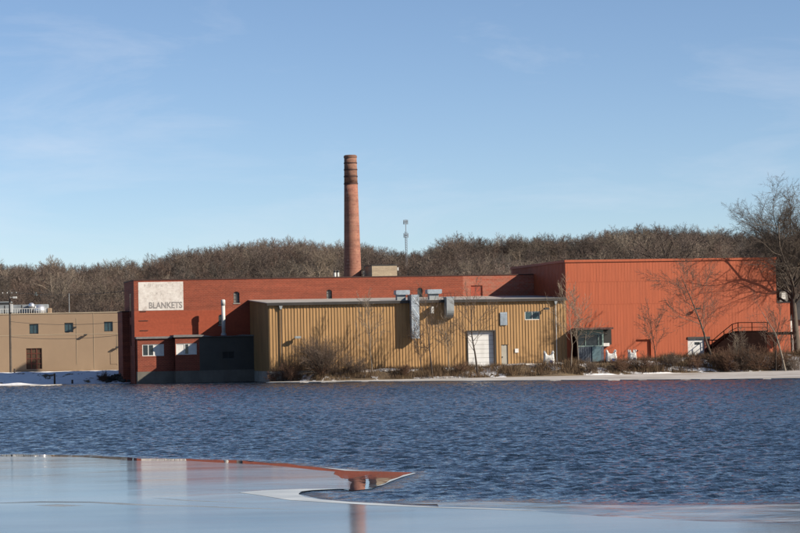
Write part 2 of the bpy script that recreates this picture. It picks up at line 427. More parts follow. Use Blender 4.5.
def ribs(mb, a0, a1, z0, z1, b, pitch, w, d, holes):
    a = a0+0.05
    while a < a1-w:
        spans = [(z0, z1)]
        for h in holes:
            if h[0]-0.02 < a+w and h[1]+0.02 > a:
                ns = []
                for s0, s1 in spans:
                    if h[3] <= s0 or h[2] >= s1: ns.append((s0, s1)); continue
                    if h[2] > s0: ns.append((s0, h[2]))
                    if h[3] < s1: ns.append((h[3], s1))
                spans = ns
        for s0, s1 in spans:
            if s1-s0 > 0.05:
                pts = [(a, b-0.001), (a+w*0.22, b-d), (a+w*0.78, b-d), (a+w, b-0.001)]
                mb.prism(pts, 'z', s0, s1)
        a += pitch
def window(root, r, b, glass='glass_dark', frame='frame_white', fw=0.07, nv=1, nh=0, name='window', label=None):
    a0, a1, z0, z1 = r
    m = MB(); m.box(a0, a1, b, b+0.04, z0, z0+fw).box(a0, a1, b, b+0.04, z1-fw, z1).box(a0, a0+fw, b, b+0.04, z0+fw, z1-fw).box(a1-fw, a1, b, b+0.04, z0+fw, z1-fw)
    for i in range(nv):
        c = a0+(a1-a0)*(i+1)/(nv+1); m.box(c-fw*0.3, c+fw*0.3, b+0.003, b+0.037, z0+fw, z1-fw)
    for i in range(nh):
        c = z0+(z1-z0)*(i+1)/(nh+1); m.box(a0+fw, a1-fw, b+0.006, b+0.034, c-fw*0.3, c+fw*0.3)
    o = m.build(name, frame, root, label=label)
    MB().box(a0+fw*0.5, a1-fw*0.5, b+0.045, b+0.06, z0+fw*0.5, z1-fw*0.5).build('pane', glass, o)
    return o

# ------------------------------------------------------------------ ground, river, ice
TOE = [(-400, 284), (-60, 280), (-50, 279), (-33.6, 279), (-32, 285), (-16.5, 285), (-15.4, 264.6), (-9, 261.5), (7, 261), (21, 261.5), (35, 264.5), (46, 266.5), (70, 269), (400, 290)]
GZ = [(-400, 1.6), (-60, 1.4), (-33, 1.35), (-15, 1.15), (0, 1.15), (10, 1.28), (22, 1.45), (35, 1.85), (60, 2.0), (400, 2.4)]
SKY = [(-400, 266), (-100, 267), (0, 265.5), (20, 267.5), (50, 266.5), (75, 271.5), (100, 268.8), (120, 266.8), (140, 268.8), (160, 262.8), (175, 259.8), (190, 256.8), (210, 253.8), (240, 249.3), (280, 247.8), (300, 248.8), (335, 247.8), (375, 250.5), (390, 257), (420, 258.5), (437, 251), (456, 244.5), (475, 245.5), (489, 246.5), (510, 241.5), (540, 241.5), (568, 243.5), (590, 237.5), (617, 233.5), (689, 232.5), (712, 236.5), (740, 239.5), (800, 241.5), (900, 245), (1200, 256)]
def lerp(T, x): return np.interp(x, [t[0] for t in T], [t[1] for t in T])
def hash_noise(X, Y, s, seed=0):
    r = np.random.RandomState(seed); t = 0
    for i in range(6):
        a = r.rand()*6.28; f = (0.5+r.rand()*1.6)*s; t = t+np.sin((X*math.cos(a)+Y*math.sin(a))*f+r.rand()*6.28)
    return t/6
def smooth(t): t = np.clip(t, 0, 1); return t*t*(3-2*t)
def zg(X, Y):
    X = np.asarray(X, float); Y = np.asarray(Y, float)
    toe = lerp(TOE, X)+0.9*hash_noise(X, Y*0, 0.55, 3)*np.where(X < -10, 0.4, 1.0); G = lerp(GZ, X)
    wide = np.where(X < -33, 9.0, 4.2)
    t = (Y-toe)/wide
    z = np.where(t < 0, np.maximum(-1.2, t*wide*0.5), G*smooth(t*0.5+0.0)*1.0)
    z = np.where(t >= 0, 0.05+(G-0.05)*smooth(np.clip(t, 0, 1)), z)
    z = z+np.where((t > 0) & (Y < 340), np.where(X < -33, 0.45, 0.10)*hash_noise(X, Y, 1.4, 5)*np.clip(t*2, 0, 1)*np.clip((300-Y)/30+0.3, 0.2, 1), 0)
    pxc = 400+X/np.maximum(Y, 200)*FPX
    hor = 341-ROLL*(pxc-400)
    ridge = CAM_H+(hor-lerp(SKY, pxc))*640/FPX-8.3
    z = np.where(Y > 380, z+(ridge-G)*smooth((Y-400)/230.0)+1.2*hash_noise(X, Y, 0.05, 8)*smooth((Y-400)/100), z)
    return z
def grid(name, xs, ys, zf, mat):
    X, Y = np.meshgrid(xs, ys); Z = zf(X, Y)
    v = np.stack([X, Y, Z], -1).reshape(-1, 3); nx = len(xs); ny = len(ys)
    i = np.arange(nx-1)[None, :]+np.arange(ny-1)[:, None]*nx
    f = np.stack([i, i+1, i+nx+1, i+nx], -1).reshape(-1, 4)
    return npmesh(name, v, f, mat)
def npmesh(name, v, f, mat, tint=None, smoothed=False):
    me = bpy.data.meshes.new(name); n = f.shape[1]
    me.vertices.add(len(v)); me.vertices.foreach_set('co', v.astype(np.float32).ravel())
    me.loops.add(f.size); me.loops.foreach_set('vertex_index', f.astype(np.int32).ravel())
    me.polygons.add(len(f)); me.polygons.foreach_set('loop_start', np.arange(0, f.size, n, dtype=np.int32))
    try: me.polygons.foreach_set('loop_total', np.full(len(f), n, dtype=np.int32))
    except Exception: pass
    if smoothed: me.polygons.foreach_set('use_smooth', np.ones(len(f), bool))
    me.update(calc_edges=True)
    if tint is not None:
        a = me.attributes.new('tint', 'FLOAT_COLOR', 'POINT')
        a.data.foreach_set('color', np.concatenate([tint, np.ones((len(tint), 1))], 1).astype(np.float32).ravel())
    me.materials.append(MATS[mat]); o = bpy.data.objects.new(name, me); COL.objects.link(o); return o
xs = np.concatenate([np.linspace(-2500, -500, 14), np.arange(-450, -90, 20), np.arange(-80, 80, 0.8), np.arange(90, 450, 20), np.linspace(500, 2500, 14)])
ys = np.concatenate([np.linspace(-300, 240, 10), np.arange(250, 259, 1.5), np.arange(259, 300, 0.5), np.arange(301, 340, 3), np.arange(345, 700, 8), np.linspace(720, 5000, 20)])
props(grid('ground', xs, ys, zg, 'ground'), kind='structure')


SHEETS = {}
def sheet(name, pts_px, z, mat, thick=0.0, jag=0.0, seed=1, kind='structure', extra=None):
    """a flat sheet on the river whose outline was surveyed from the photo"""
    rnd = random.Random(seed); P = [Vector(at_z(x, y, z)) for x, y in pts_px]
    if extra: P += [Vector((*e, z)) for e in extra]
    out = []
    for i, p in enumerate(P):
        q = P[(i+1) % len(P)]; L = (q-p).length; n = min(60, max(1, int(L/1.2))) if jag and L < 90 else 1
        for j in range(n):
            t = j/n; w = p.lerp(q, t)
            if j and jag: w += Vector((rnd.uniform(-1, 1), rnd.uniform(-1, 1)*1.6, 0))*jag
            out.append(w)
    bm = bmesh.new(); vs_ = [bm.verts.new(w) for w in out]; f = bm.faces.new(vs_)
    if f.normal.z < 0: f.normal_flip()
    if thick:
        r = bmesh.ops.extrude_face_region(bm, geom=[f]); bmesh.ops.translate(bm, verts=[g for g in r['geom'] if isinstance(g, bmesh.types.BMVert)], vec=(0, 0, -thick))
    bmesh.ops.triangulate(bm, faces=bm.faces[:]); bmesh.ops.recalc_face_normals(bm, faces=bm.faces)
    me = bpy.data.meshes.new(name); bm.to_mesh(me); bm.free(); me.materials.append(MATS[mat])
    SHEETS[name] = SHEETS.get(name, [])+[np.array([(w.x, w.y) for w in out])]
    o = bpy.data.objects.new(name, me); COL.objects.link(o); props(o, kind=kind); return o
ice_edge = [(0, 456.3), (60, 456.6), (100, 458.2), (130, 460.6), (190, 460.8), (250, 464), (300, 468.2), (335, 471.6), (341, 478), (352, 482), (350, 489), (330, 488.6), (303, 490.6),
            (298, 494), (320, 499), (380, 503.5), (440, 507), (500, 508.5), (560, 513.5), (640, 518), (700, 521), (800, 526)]
far_l = [at_z(-80, 455, 0)[:2]]
sheet('calm_water', [(0, 454.6), (60, 455.0), (110, 456.8), (140, 458.6), (190, 458.8), (250, 461), (272, 463), (285, 463), (300, 465.5), (318, 467), (326, 468.6), (372, 471.3), (412, 472.2), (402, 476.5), (384, 483), (372, 488.5), (352, 490.5), (340, 489), (330, 480), (200, 470), (0, 470)], 0.004, 'calm_water', jag=0.25, seed=5)
sheet('slush_water', [(396, 503), (440, 502.5), (490, 501.5), (560, 504), (640, 505.5), (720, 505), (800, 504), (860, 503.5), (860, 533), (800, 529), (700, 523), (640, 520), (560, 515), (440, 509)], 0.004, 'slush_water', jag=0.9, seed=6)
sheet('ice', [(-60, 455.5)]+ice_edge+[(860, 529), (860, 1400), (-60, 1400)], 0.012, 'ice', jag=0.12, seed=2)
sheet('frost', [(238, 492.2), (262, 490.3), (300, 488.8), (340, 488.6), (312, 490), (300, 491.4), (298.5, 494), (318, 499), (380, 503.3), (440, 506.8), (500, 508.3), (540, 511), (500, 509.4), (430, 507.3), (370, 504.8), (324, 502), (290, 500), (274, 497.4), (256, 494.6)], 0.016, 'frost', jag=0.22, seed=7)
sheet('frost', [(376, 486.2), (386, 482.8), (398, 477.4), (414, 472.7), (416, 472.9), (402, 476.9), (391, 481), (382, 485)], 0.008, 'frost', jag=0.12, seed=8)
for i_, pts_ in enumerate(([(-20, 503.4), (40, 501.2), (90, 501.6), (150, 504.6), (230, 507.0), (300, 509.5), (230, 507.9), (150, 505.5), (90, 502.6), (40, 502.4)], [(150, 497.5), (185, 499.8), (260, 503.4), (185, 500.6)], [(34, 505.2), (60, 504.2), (84, 505.4), (60, 506.4)])):
    sheet('frost', pts_, 0.013, 'ice_ridge', jag=0.1, seed=20+i_)
sheet('frost', [(318, 466.6), (345, 469.4), (374, 471.2), (345, 470.4)], 0.008, 'frost', jag=0.05, seed=9)
sheet('shore_ice', [(266, 382.2), (300, 382.0), (345, 381.2), (460, 380.7), (580, 379.8), (700, 379.0), (800, 378.0), (870, 377.3)], 0.09, 'shore_snow', thick=0.3, jag=0.3, seed=3,
      extra=[(60, 271), (46, 268.5), (35, 266), (21, 263.5), (7, 263), (-9, 263.3), (-15, 264.9)])
sheet('shore_ice', [(-40, 386.9), (0, 386.0), (30, 385.6), (48, 385.0)], 0.07, 'shore_snow', thick=0.3, jag=0.3, seed=4, extra=[(-40, 281), (-60, 283), (-70, 283)])

def away(X, Y, poly):
    """metres from points to a polygon on the river, 0 inside it"""
    A = poly; B = np.roll(poly, -1, 0); best = np.full(X.shape, 1e9); ins = np.zeros(X.shape, bool)
    for (ax, ay), (bx, by) in zip(A, B):
        dx, dy = bx-ax, by-ay; t = np.clip(((X-ax)*dx+(Y-ay)*dy)/(dx*dx+dy*dy+1e-12), 0, 1)
        best = np.minimum(best, (X-ax-t*dx)**2+(Y-ay-t*dy)**2)
        if ay != by: ins ^= ((ay > Y) != (by > Y)) & (X < (bx-ax)*(Y-ay)/(by-ay)+ax)
    return np.where(ins, 0, np.sqrt(best))
def chop(X, Y, amp):
    r = np.random.RandomState(11); z = np.zeros(X.shape)
    for i in range(64):
        lam = 0.30*(1.5/0.30)**(r.rand()**1.4); kk = 2*PI/lam; a = R(-68)+r.normal()*0.55; st = 0.048 if lam < 1.2 else 0.020
        z = z+st/kk*np.sin(kk*(X*math.cos(a)+Y*math.sin(a))+r.rand()*6.28)
    gust = 0.85+0.35*hash_noise(X, Y*0.5, 0.11, 31)
    return z*gust*amp-0.012
def river():
    VV, FF = [], []; nv = 0
    for x0, x1, y0, y1, st in ((-34, 34, 60, 140, 0.11), (-64, 64, 139.95, 285, 0.14)):
        xs = np.arange(x0, x1+st, st); ys = np.arange(y0, y1+st, st); X, Y = np.meshgrid(xs, ys); amp = np.ones(X.shape)
        m = Y < 140
        if m.any():
            d = np.full(X.shape, 50.0)
            for nm, fade in (('ice', 1.6), ('frost', 1.0), ('calm_water', 1.4), ('slush_water', 3.0)):
                for pl in SHEETS[nm]:
                    lo, hi = pl.min(0)-7, pl.max(0)+7; q = (X > lo[0]) & (X < hi[0]) & (Y > lo[1]) & (Y < hi[1])
                    dd = away(X[q], Y[q], pl[::2] if len(pl) > 400 else pl); d[q] = np.minimum(d[q], np.maximum(dd-0.15, 0)/fade*1.6)
            amp = smooth(d/2.2)*0.85+0.15*smooth(d/0.8)
        v = np.stack([X, Y, chop(X, Y, amp)], -1).reshape(-1, 3); nx, ny = len(xs), len(ys)
        i = np.arange(nx-1)[None, :]+np.arange(ny-1)[:, None]*nx; f = np.stack([i, i+1, i+nx+1, i+nx], -1).reshape(-1, 4)
        VV.append(v); FF.append(f+nv); nv += len(v)
    VV.append(np.array([(-2500, -300, -0.16), (2500, -300, -0.16), (2500, 300, -0.16), (-2500, 300, -0.16)], float)); FF.append(np.array([[0, 1, 2, 3]])+nv)
    return npmesh('water', np.concatenate(VV), np.concatenate(FF), 'water', smoothed=True)
props(river(), kind='structure')

# ------------------------------------------------------------------ the mill (long red brick building)
BM = 13.5
mA0 = F.px(134.5, 330, BM)[0]; hA0 = F.px(566, 300, 0)[0]
mZ = (F.px(135, 281.3, BM)[1]+F.px(500, 274.6, BM)[1])/2
ND = 11.0
mill = thing('mill_building', 'long flat-roofed red brick mill building with a white painted sign at its left end', 'building', F, mA0, BM, 0)
zl = F.px(160, 311, BM)[1]
win = [rect(F, BM, 233.5, 239.5, 291.5, 303), rect(F, BM, 326.5, 332, 289.5, 300.5), rect(F, BM, 417.5, 422.5, 287.5, 299.5), rect(F, BM, 471, 482.5, 285.5, 296),
       rect(F, BM, 218.5, 223.5, 314.5, 325)]
aP = F.px(463, 285, BM)[0]; aE = hA0-0.02
m = MB(); pane_wall(m, mA0, aP, zl, mZ, BM, win[:3], 0.3); m.build('wall', 'mill_brick', mill)
m = MB(); pane_wall(m, aP, aE, -0.5, mZ, BM, [win[3]], 0.3); m.build('wall', 'mill_brick_pale', mill, label='paler patched brick wall at the right end')
m = MB(); pane_wall(m, mA0, aP, -1.2, zl, BM, [win[4]], 0.3); m.build('wall', 'mill_brick_painted', mill, label='smoother painted lower wall')
m = MB(); m.box(mA0, aE, BM+0.31, BM+ND, -1.2, mZ-0.25); m.quad((mA0, BM, -1.2), (mA0, BM, mZ-0.25), (mA0, BM+0.31, mZ-0.25), (mA0, BM+0.31, -1.2)); m.build('wall', 'mill_brick', mill, label='shaded side and rear walls')
m = MB(); t = 0.3
m.box(mA0, aE, BM+0.002, BM+t, mZ-0.24, mZ).box(mA0, mA0+t, BM+t, BM+ND, mZ-0.24, mZ).box(mA0+t, aE, BM+ND-t, BM+ND, mZ-0.24, mZ); m.build('parapet', 'mill_brick', mill)
m = MB(); m.box(mA0-0.06, aE, BM-0.06, BM+t+0.03, mZ+0.002, mZ+0.12).box(mA0-0.06, mA0+t+0.03, BM+t+0.03, BM+ND, mZ+0.002, mZ+0.12); m.build('coping', 'coping', mill)
MB().box(mA0+t, aE, BM+t, BM+ND-t, mZ-0.3, mZ-0.21).build('roof', 'roof_membrane', mill)
# windows: arched heads, mostly boarded
for i, w in enumerate(win):
    mat = ['fiberglass', 'fiberglass', 'glass_dark', 'door_rustred', 'glass_dark'][i]
    if i == 3:
        o = MB().box(w[0], w[1], BM+0.14, BM+0.2, w[2], w[3]).build('window', 'door_rustred', mill, label='bricked up window at the pale end of the wall')
        m = MB(); m.box(w[0]-0.1, w[1]+0.1, BM-0.06, BM+0.12, w[2]-0.14, w[2]-0.002); m.build('sill', 'concrete', o)
    else:
        o = window(mill, w, BM+0.18, glass=mat, frame='dark_metal', fw=0.06, nv=1, nh=2)
        m = MB(); m.box(w[0]-0.06, w[1]+0.06, BM-0.05, BM+0.15, w[2]-0.12, w[2]-0.002); m.build('sill', 'concrete', o)
        m = MB(); c = (w[0]+w[1])/2; hw = (w[1]-w[0])/2
        pts = [(c-hw, w[3]-0.001)]+[(c+hw*math.cos(q), w[3]-0.28+0.28*math.sin(q)) for q in np.linspace(PI, 0, 9)][1:-1]+[(c+hw, w[3]-0.001)]
        pts = [(c-hw, w[3]-0.28)]+[(c+hw*math.cos(q), w[3]-0.28+0.26*math.sin(q)) for q in np.linspace(PI, 0, 9)]+[(c+hw, w[3]-0.28)]
        pl = [(c-hw, w[3]-0.29), (c-hw, w[3])]+[(c, w[3])]+[(c+hw*math.cos(q), w[3]-0.28+0.26*math.sin(q)) for q in np.linspace(PI/2, PI, 6)]
        pr = [(c+hw, w[3]-0.29), (c+hw, w[3])]+[(c, w[3])]+[(c+hw*math.cos(q), w[3]-0.28+0.26*math.sin(q)) for q in np.linspace(PI/2, 0, 6)]
        m.prism(pl, 'b', BM+0.012, BM+0.17); m.prism(pr, 'b', BM+0.012, BM+0.17); m.build('arch_infill', 'mill_brick', o)
for x0, x1, y in ((139, 148, 320.8), (140, 148, 330.6), (140, 146, 311.6)):
    w = rect(F, BM, x0, x1, y-0.35, y+0.35); MB().box(w[0], w[1], BM-0.05, BM-0.003, w[2], w[3]).build('old_ledge', 'dark_band', mill)
# painted sign
w = rect(F, BM, 138.4, 183.3, 281.9, 310.3)
sg = MB().box(w[0], w[1], BM-0.012, BM-0.003, w[2], w[3]).build('painted_sign', 'sign_paint', mill)
def text(parent, body, a0, a1, z0, z1, b, mat, name='lettering', bold=0.0, depth=0.004):
    cu = bpy.data.curves.new('t', 'FONT'); cu.body = body; cu.size = 1; cu.offset = bold; cu.extrude = 0
    to = bpy.data.objects.new('t', cu); COL.objects.link(to)
    dg = C.evaluated_depsgraph_get(); me = bpy.data.meshes.new_from_object(to.evaluated_get(dg))
    bpy.data.objects.remove(to)
    n = len(me.vertices); co = np.zeros(n*3, np.float32); me.vertices.foreach_get('co', co); co = co.reshape(-1, 3)
    lo, hi = co.min(0), co.max(0); s = MB()
    root = parent
    while root.parent: root = root.parent
    fr, org = ORG[root.name]
    x = a0+(co[:, 0]-lo[0])/(hi[0]-lo[0])*(a1-a0); z = z0+(co[:, 1]-lo[1])/(hi[1]-lo[1])*(z1-z0)
    v = np.stack([x-org.x, np.full(n, b-org.y), z-org.z], 1)
    me.vertices.foreach_set('co', v.astype(np.float32).ravel()); me.name = name; me.update()
    me.materials.clear(); me.materials.append(MATS[mat])
    o = bpy.data.objects.new(name, me); COL.objects.link(o); o.parent = parent; return o
w = rect(F, BM, 148.8, 182.2, 301.9, 308.4)
text(sg, 'BLANKETS', w[0], w[1], w[2], w[3], BM-0.016, 'letter_paint', bold=0.03)
# illegible ghosts of older rows of lettering: short strokes
rnd = random.Random(4); m = MB()
for row, (y0, y1, xa, xb) in enumerate(((283.2, 287.4, 144, 173), (292.5, 296.5, 150, 180), (298.2, 300.6, 144, 162))):
    x = xa
    while x < xb:
        ww = rnd.uniform(0.25, 0.6)
        if rnd.random() < (0.75 if row == 0 else 0.45):
            w = rect(F, BM, x, x+ww, y0+rnd.uniform(0, 1.2), y1-rnd.uniform(0, 1.2)); m.box(w[0], w[1], BM-0.018, BM-0.0125, w[2], w[3])
            if rnd.random() < 0.6:
                w = rect(F, BM, x+ww, x+ww+1.2, y0+rnd.choice([0, 1.4, 2.6]), y0+rnd.choice([0.7, 1.9, 3.2])); m.box(w[0], w[1], BM-0.0175, BM-0.0125, min(w[2], w[3]), max(w[2], w[3]))
        x += rnd.uniform(1.2, 2.4)
m.build('faded_lettering', 'letter_faded', sg)['kind'] = 'stuff'
# side windows on the shaded end and the lower wing
for b0, b1, z0, z1 in ((BM+3.5, BM+4.6, mZ-4.4, mZ-1.5), (BM+3.5, BM+4.6, 4.6, 7.2), (BM+7.4, BM+8.5, 4.6, 7.2)):
    m = MB(); m.box(mA0-0.02, mA0-0.005, b0, b1, z0, z1); m.build('window', 'glass_dark', mill)
wZ = F.px(121, 312.5, BM+7)[1]; wA = F.px(120.5, 340, BM+8)[0]
m = MB(); m.box(wA, mA0-0.002, BM+5.5, BM+ND, -1.2, wZ); m.build('side_wing', 'mill_brick', mill)
m = MB(); m.box(wA-0.05, mA0-0.002, BM+5.44, BM+ND, wZ+0.002, wZ+0.14); m.build('coping', 'coping', mill)
# roof furniture
for a_ in (F.px(334.8, 270, BM+4)[0], F.px(338, 270, BM+4)[0]):
    z0 = mZ-0.2; o = MB().lathe(a_, BM+4, [(z0, 0.14), (z0+1.0, 0.14)], 10).build('roof_vent', 'stack_white', mill, smooth=True)
    MB().lathe(a_, BM+4, [(z0+1.002, 0.2), (z0+1.12, 0.2), (z0+1.3, 0.05)], 10).build('vent_cap', 'dark_metal', o, smooth=True)

# ------------------------------------------------------------------ annex in the river, in front of the mill's left end
annex = thing('annex_building', 'low brick and grey annex standing in the river below the painted mill sign', 'building', F, 0, 12, 0)
b1, b2 = BM-1.2, BM-2.7
a0 = F.px(137.5, 350, b1)[0]; a1 = F.px(175.3, 350, b2)[0]; a2 = F.px(199.5, 350, b2)[0]; a3 = -0.02
zA = F.px(160, 338.6, b1)[1]; zB = F.px(200, 336.8, b2)[1]; zf = F.px(150, 371.5, b1)[1]
w1 = rect(F, b1, 142.3, 164.0, 344.2, 356.0); w2 = rect(F, b2, 173.6+1.5, 196.6, 343.4, 354.8); w3 = rect(F, b2, 222.5, 234.5, 351.5, 358.5)
w2 = rect(F, b2, 178.3-3.2+0.9, 196.8, 343.4, 354.6)
m = MB(); pane_wall(m, a0, a1, zf, zA, b1, [w1], 0.15); m.build('wall', 'annex_brick', annex)
m = MB(); pane_wall(m, a1, a2, zf, zB, b2, [w2], 0.15); m.quad((a1, b2, zf), (a1, b2, zB), (a1, b1, zB), (a1, b1, zf)); m.build('wall', 'annex_brick', annex)
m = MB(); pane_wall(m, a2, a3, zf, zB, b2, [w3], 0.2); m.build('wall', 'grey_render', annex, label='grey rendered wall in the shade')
m = MB(); m.box(a0, a1-0.0, b1+0.16, BM-0.004, zf, zA).box(a1, a3, b2+0.21, BM-0.004, zf, zB); m.build('inner_wall', 'annex_brick', annex)
m = MB(); m.box(a0-0.06, a1, b1-0.06, BM-0.004, -1.2, zf-0.002).box(a1, a3, b2-0.06, BM-0.004, -1.2, zf-0.002); m.build('foundation', 'annex_concrete', annex)
m = MB(); m.box(a0-0.15, a1-0.2, b1-0.22, BM-0.004, zA+0.002, zA+0.26); m.box(a1-0.2, a2+0.1, b2-0.22, BM-0.004, zB+0.002, zB+0.28)
m.prism([(a2+0.1, zB+0.0), (a3, zB-0.05), (a3, zB+0.12), (a3-1.3, zB+0.18), (a3-3.0, zB-0.06), (a3-5, zB+0.02), (a2+0.1, zB+0.27)], 'b', b2-0.22, BM-0.004)
m.build('roof', 'ledge_metal', annex)
def boarded(r, b, cells, lab):
    a0_, a1_, z0_, z1_ = r
    m = MB(); fw = 0.09
    m.box(a0_, a1_, b, b+0.05, z0_, z0_+fw).box(a0_, a1_, b, b+0.05, z1_-fw, z1_).box(a0_, a0_+fw, b, b+0.05, z0_+fw, z1_-fw).box(a1_-fw, a1_, b, b+0.05, z0_+fw, z1_-fw)
    L = a1_-a0_-2*fw; x = a0_+fw
    for c, _ in cells[:-1]:
        x += c*L; m.box(x-0.05, x+0.05, b+0.003, b+0.047, z0_+fw, z1_-fw)
    o = m.build('window', 'frame_white', annex, label=lab); x = a0_+fw
    for c, mt in cells:
        MB().box(x, x+c*L, b+0.055, b+0.08, z0_+fw*0.5, z1_-fw*0.5).build('board' if mt != 'glass_dark' else 'pane', mt, o); x += c*L
boarded(w1, b1+0.05, [(0.26, 'glass_dark'), (0.26, 'glass_dark'), (0.48, 'board_white')], 'left window, two panes and a white board')
boarded(w2, b2+0.05, [(0.42, 'board_white'), (0.2, 'glass_dark'), (0.38, 'board_white')], 'window covered mostly with white boards')
window(annex, w3, b2+0.1, glass='black_pane_shade', frame='dark_metal', nv=1)
# white stack rising from the annex roof
SB = BM-2.2
sa, _z = F.px(223.4, 320, SB); zt = F.px(223.4, 299.5, SB)[1]
st = thing('vent_stack', 'tall thin white vent pipe rising from the annex roof against the brick wall', 'vent pipe', F, sa, SB, zB+0.28)
MB().lathe(sa, SB, [(zB+0.2, 0.23), (zt-0.7, 0.23)], 16).build('pipe', 'stack_white', st, smooth=True)
MB().lathe(sa, SB, [(zt-0.72, 0.27), (zt-0.1, 0.27), (zt, 0.18)], 16).build('cap', 'stack_white', st, smooth=True)
MB().lathe(sa, SB, [(zB+0.1, 0.36), (zB+0.42, 0.3)], 16).build('collar', 'galvanised_dull', st)

# ------------------------------------------------------------------ tan metal warehouse
wh = thing('metal_warehouse', 'tan ribbed metal warehouse with ducts, a white overhead door and a shed roof', 'warehouse', F, 0, 0, 0)
zF = (F.px(270, 304.3, 0)[1]+F.px(560, 298.0, 0)[1])/2; zBk = zF+0.62; fz = F.px(270, 371.5, 0)[1]; LA = hA0-0.02
hg = rect(F, 0, 468, 494.5, 331.3, 363.6); hd = rect(F, 0, 501.3, 508, 344.5, 364.2); hw = rect(F, 0, 524.8, 539.8, 311.3, 319.8)
fzr = hg[2]
holes = [hg, hd, hw]
hg = (hg[0], hg[1], fz, hg[3]); hd = (hd[0], hd[1], fz, hd[3]); holes = [hg, hd, hw]
m = MB(); pane_wall(m, 0, LA, fz, zF, 0, holes, 0.36); ribs(m, 0.02, LA-0.05, fz+0.02, zF-0.02, 0, 0.37, 0.16, 0.055, holes)
m.build('wall', 'tan_siding', wh, fix=True)
m = MB(); n = 24
m.quad((0, 0, fz), (0, 0, zF), (0, BM, zBk), (0, BM, fz))
for i in range(n):
    b0 = 0.1+i*0.56
    if b0+0.27 < BM: m.box(-0.08, -0.001, b0, b0+0.27, fz+0.02, zF-0.05+b0/BM*0.6)
m.build('wall', 'tan_siding', wh, label='left end wall in the shade')
m = MB(); m.box(-0.06, hg[0], -0.12, 0.3, -1.2, fz-0.002).box(hg[0], LA, -0.10, 0.3, -1.2, fz-0.004).box(-0.06, 0.3, 0.3, BM-0.01, -1.2, fz-0.002); m.build('foundation', 'concrete', wh)
m = MB(); m.prism([(-0.30, zF+0.02), (-0.30, zF+0.10), (BM-0.005, zBk+0.12), (BM-0.005, zBk+0.0)], 'a', -0.25, LA); m.build('roof', 'flashing', wh)
m = MB(); m.box(-0.24, LA, -0.42, -0.302, zF-0.24, zF+0.09); m.box(-0.24, LA, -0.30, -0.12, zF-0.24, zF-0.2); gt = m.build('gutter', 'gutter', wh)
m = MB(); m.box(0.0, LA, 0.37, 0.40, fz, zF); m.build('inner_wall', 'dark_metal', wh)
# overhead door
d = MB()
for i in range(8):
    z0 = hg[2]+i*(hg[3]-hg[2])/8; z1 = z0+(hg[3]-hg[2])/8-0.02
    d.box(hg[0]+0.01, hg[1]-0.01, 0.30, 0.35, z0+0.004, z1)
d.build('overhead_door', 'door_white', wh)
m = MB(); m.box(hg[0]-0.12, hg[0]-0.004, -0.14, 0.0, fz, hg[3]+0.12).box(hg[1]+0.004, hg[1]+0.12, -0.14, 0.0, fz, hg[3]+0.12).box(hg[0]-0.004, hg[1]+0.004, -0.14, 0.0, hg[3]+0.004, hg[3]+0.12); m.build('door_frame', 'dark_metal', wh)
o = MB().box(hd[0]+0.04, hd[1]-0.02, 0.10, 0.16, hd[2]+0.02, hd[3]-0.06).build('door', 'door_grey', wh)
MB().box(hd[0]+0.12, hd[0]+0.2, 0.03, 0.099, hd[2]+1.0, hd[2]+1.14).build('handle', 'dark_metal', o)
o = window(wh, hw, 0.06, glass='glass_teal', frame='frame_white', nv=1, fw=0.08); 
w = rect(F, -0.15, 500.2, 507.2, 312.2, 325.2)
m = MB(); m.box(w[0], w[1], -0.17, -0.1, w[2], w[3])
for i in range(9): z = w[2]+0.1+i*(w[3]-w[2]-0.2)/9; m.box(w[0]+0.06, w[1]-0.06, -0.20, -0.171, z, z+0.07)
m.build('wall_louvre', 'galvanised', wh)
w = rect(F, -0.15, 515.0, 518.6, 348.6, 352.6); MB().box(w[0], w[1], -0.13, -0.102, w[2], w[3]).build('notice_board', 'board_white', wh)
def lamp(root, x, y, b=-0.1, mat='dark_metal', s=1.0):
    a, z = F.px(x, y, b)
    m = MB(); m.box(a-0.06*s, a+0.06*s, b-0.55*s, b, z-0.02, z+0.06)
    m.box(a-0.32*s, a+0.32*s, b-0.85*s, b-0.42*s, z-0.12*s, z+0.10*s)
    o = m.build('wall_lamp', mat, root); MB().box(a-0.24*s, a+0.24*s, b-0.8*s, b-0.47*s, z-0.15*s, z-0.121*s).build('lens', 'light_lens', o)
lamp(wh, 296.6, 337.2, s=1.1, mat='galvanised_dull'); lamp(wh, 545, 308.6)
# downpipe with hopper near the left corner, and one near the right end
def pipe(root, x, y0, y1, b=-0.2, r=0.06, hop=True, mat='gutter'):
    a = F.px(x, (y0+y1)/2, b)[0]; z1 = F.px(x, y0, b)[1]; z0 = F.px(x, y1, b)[1]
    o = MB().tube((a, b, z0), (a, b, z1), r, n=8).build('downpipe', mat, root)
    if hop: MB().prism([(a-0.2, z1+0.25), (a+0.2, z1+0.25), (a+0.1, z1-0.15), (a-0.1, z1-0.15)], 'b', b-0.16, b+0.12).build('hopper', 'galvanised_dull', o)
pipe(wh, 281.2, 308, 369, mat='wood_pole'); pipe(wh, 556.3, 303, 362, mat='stack_white')
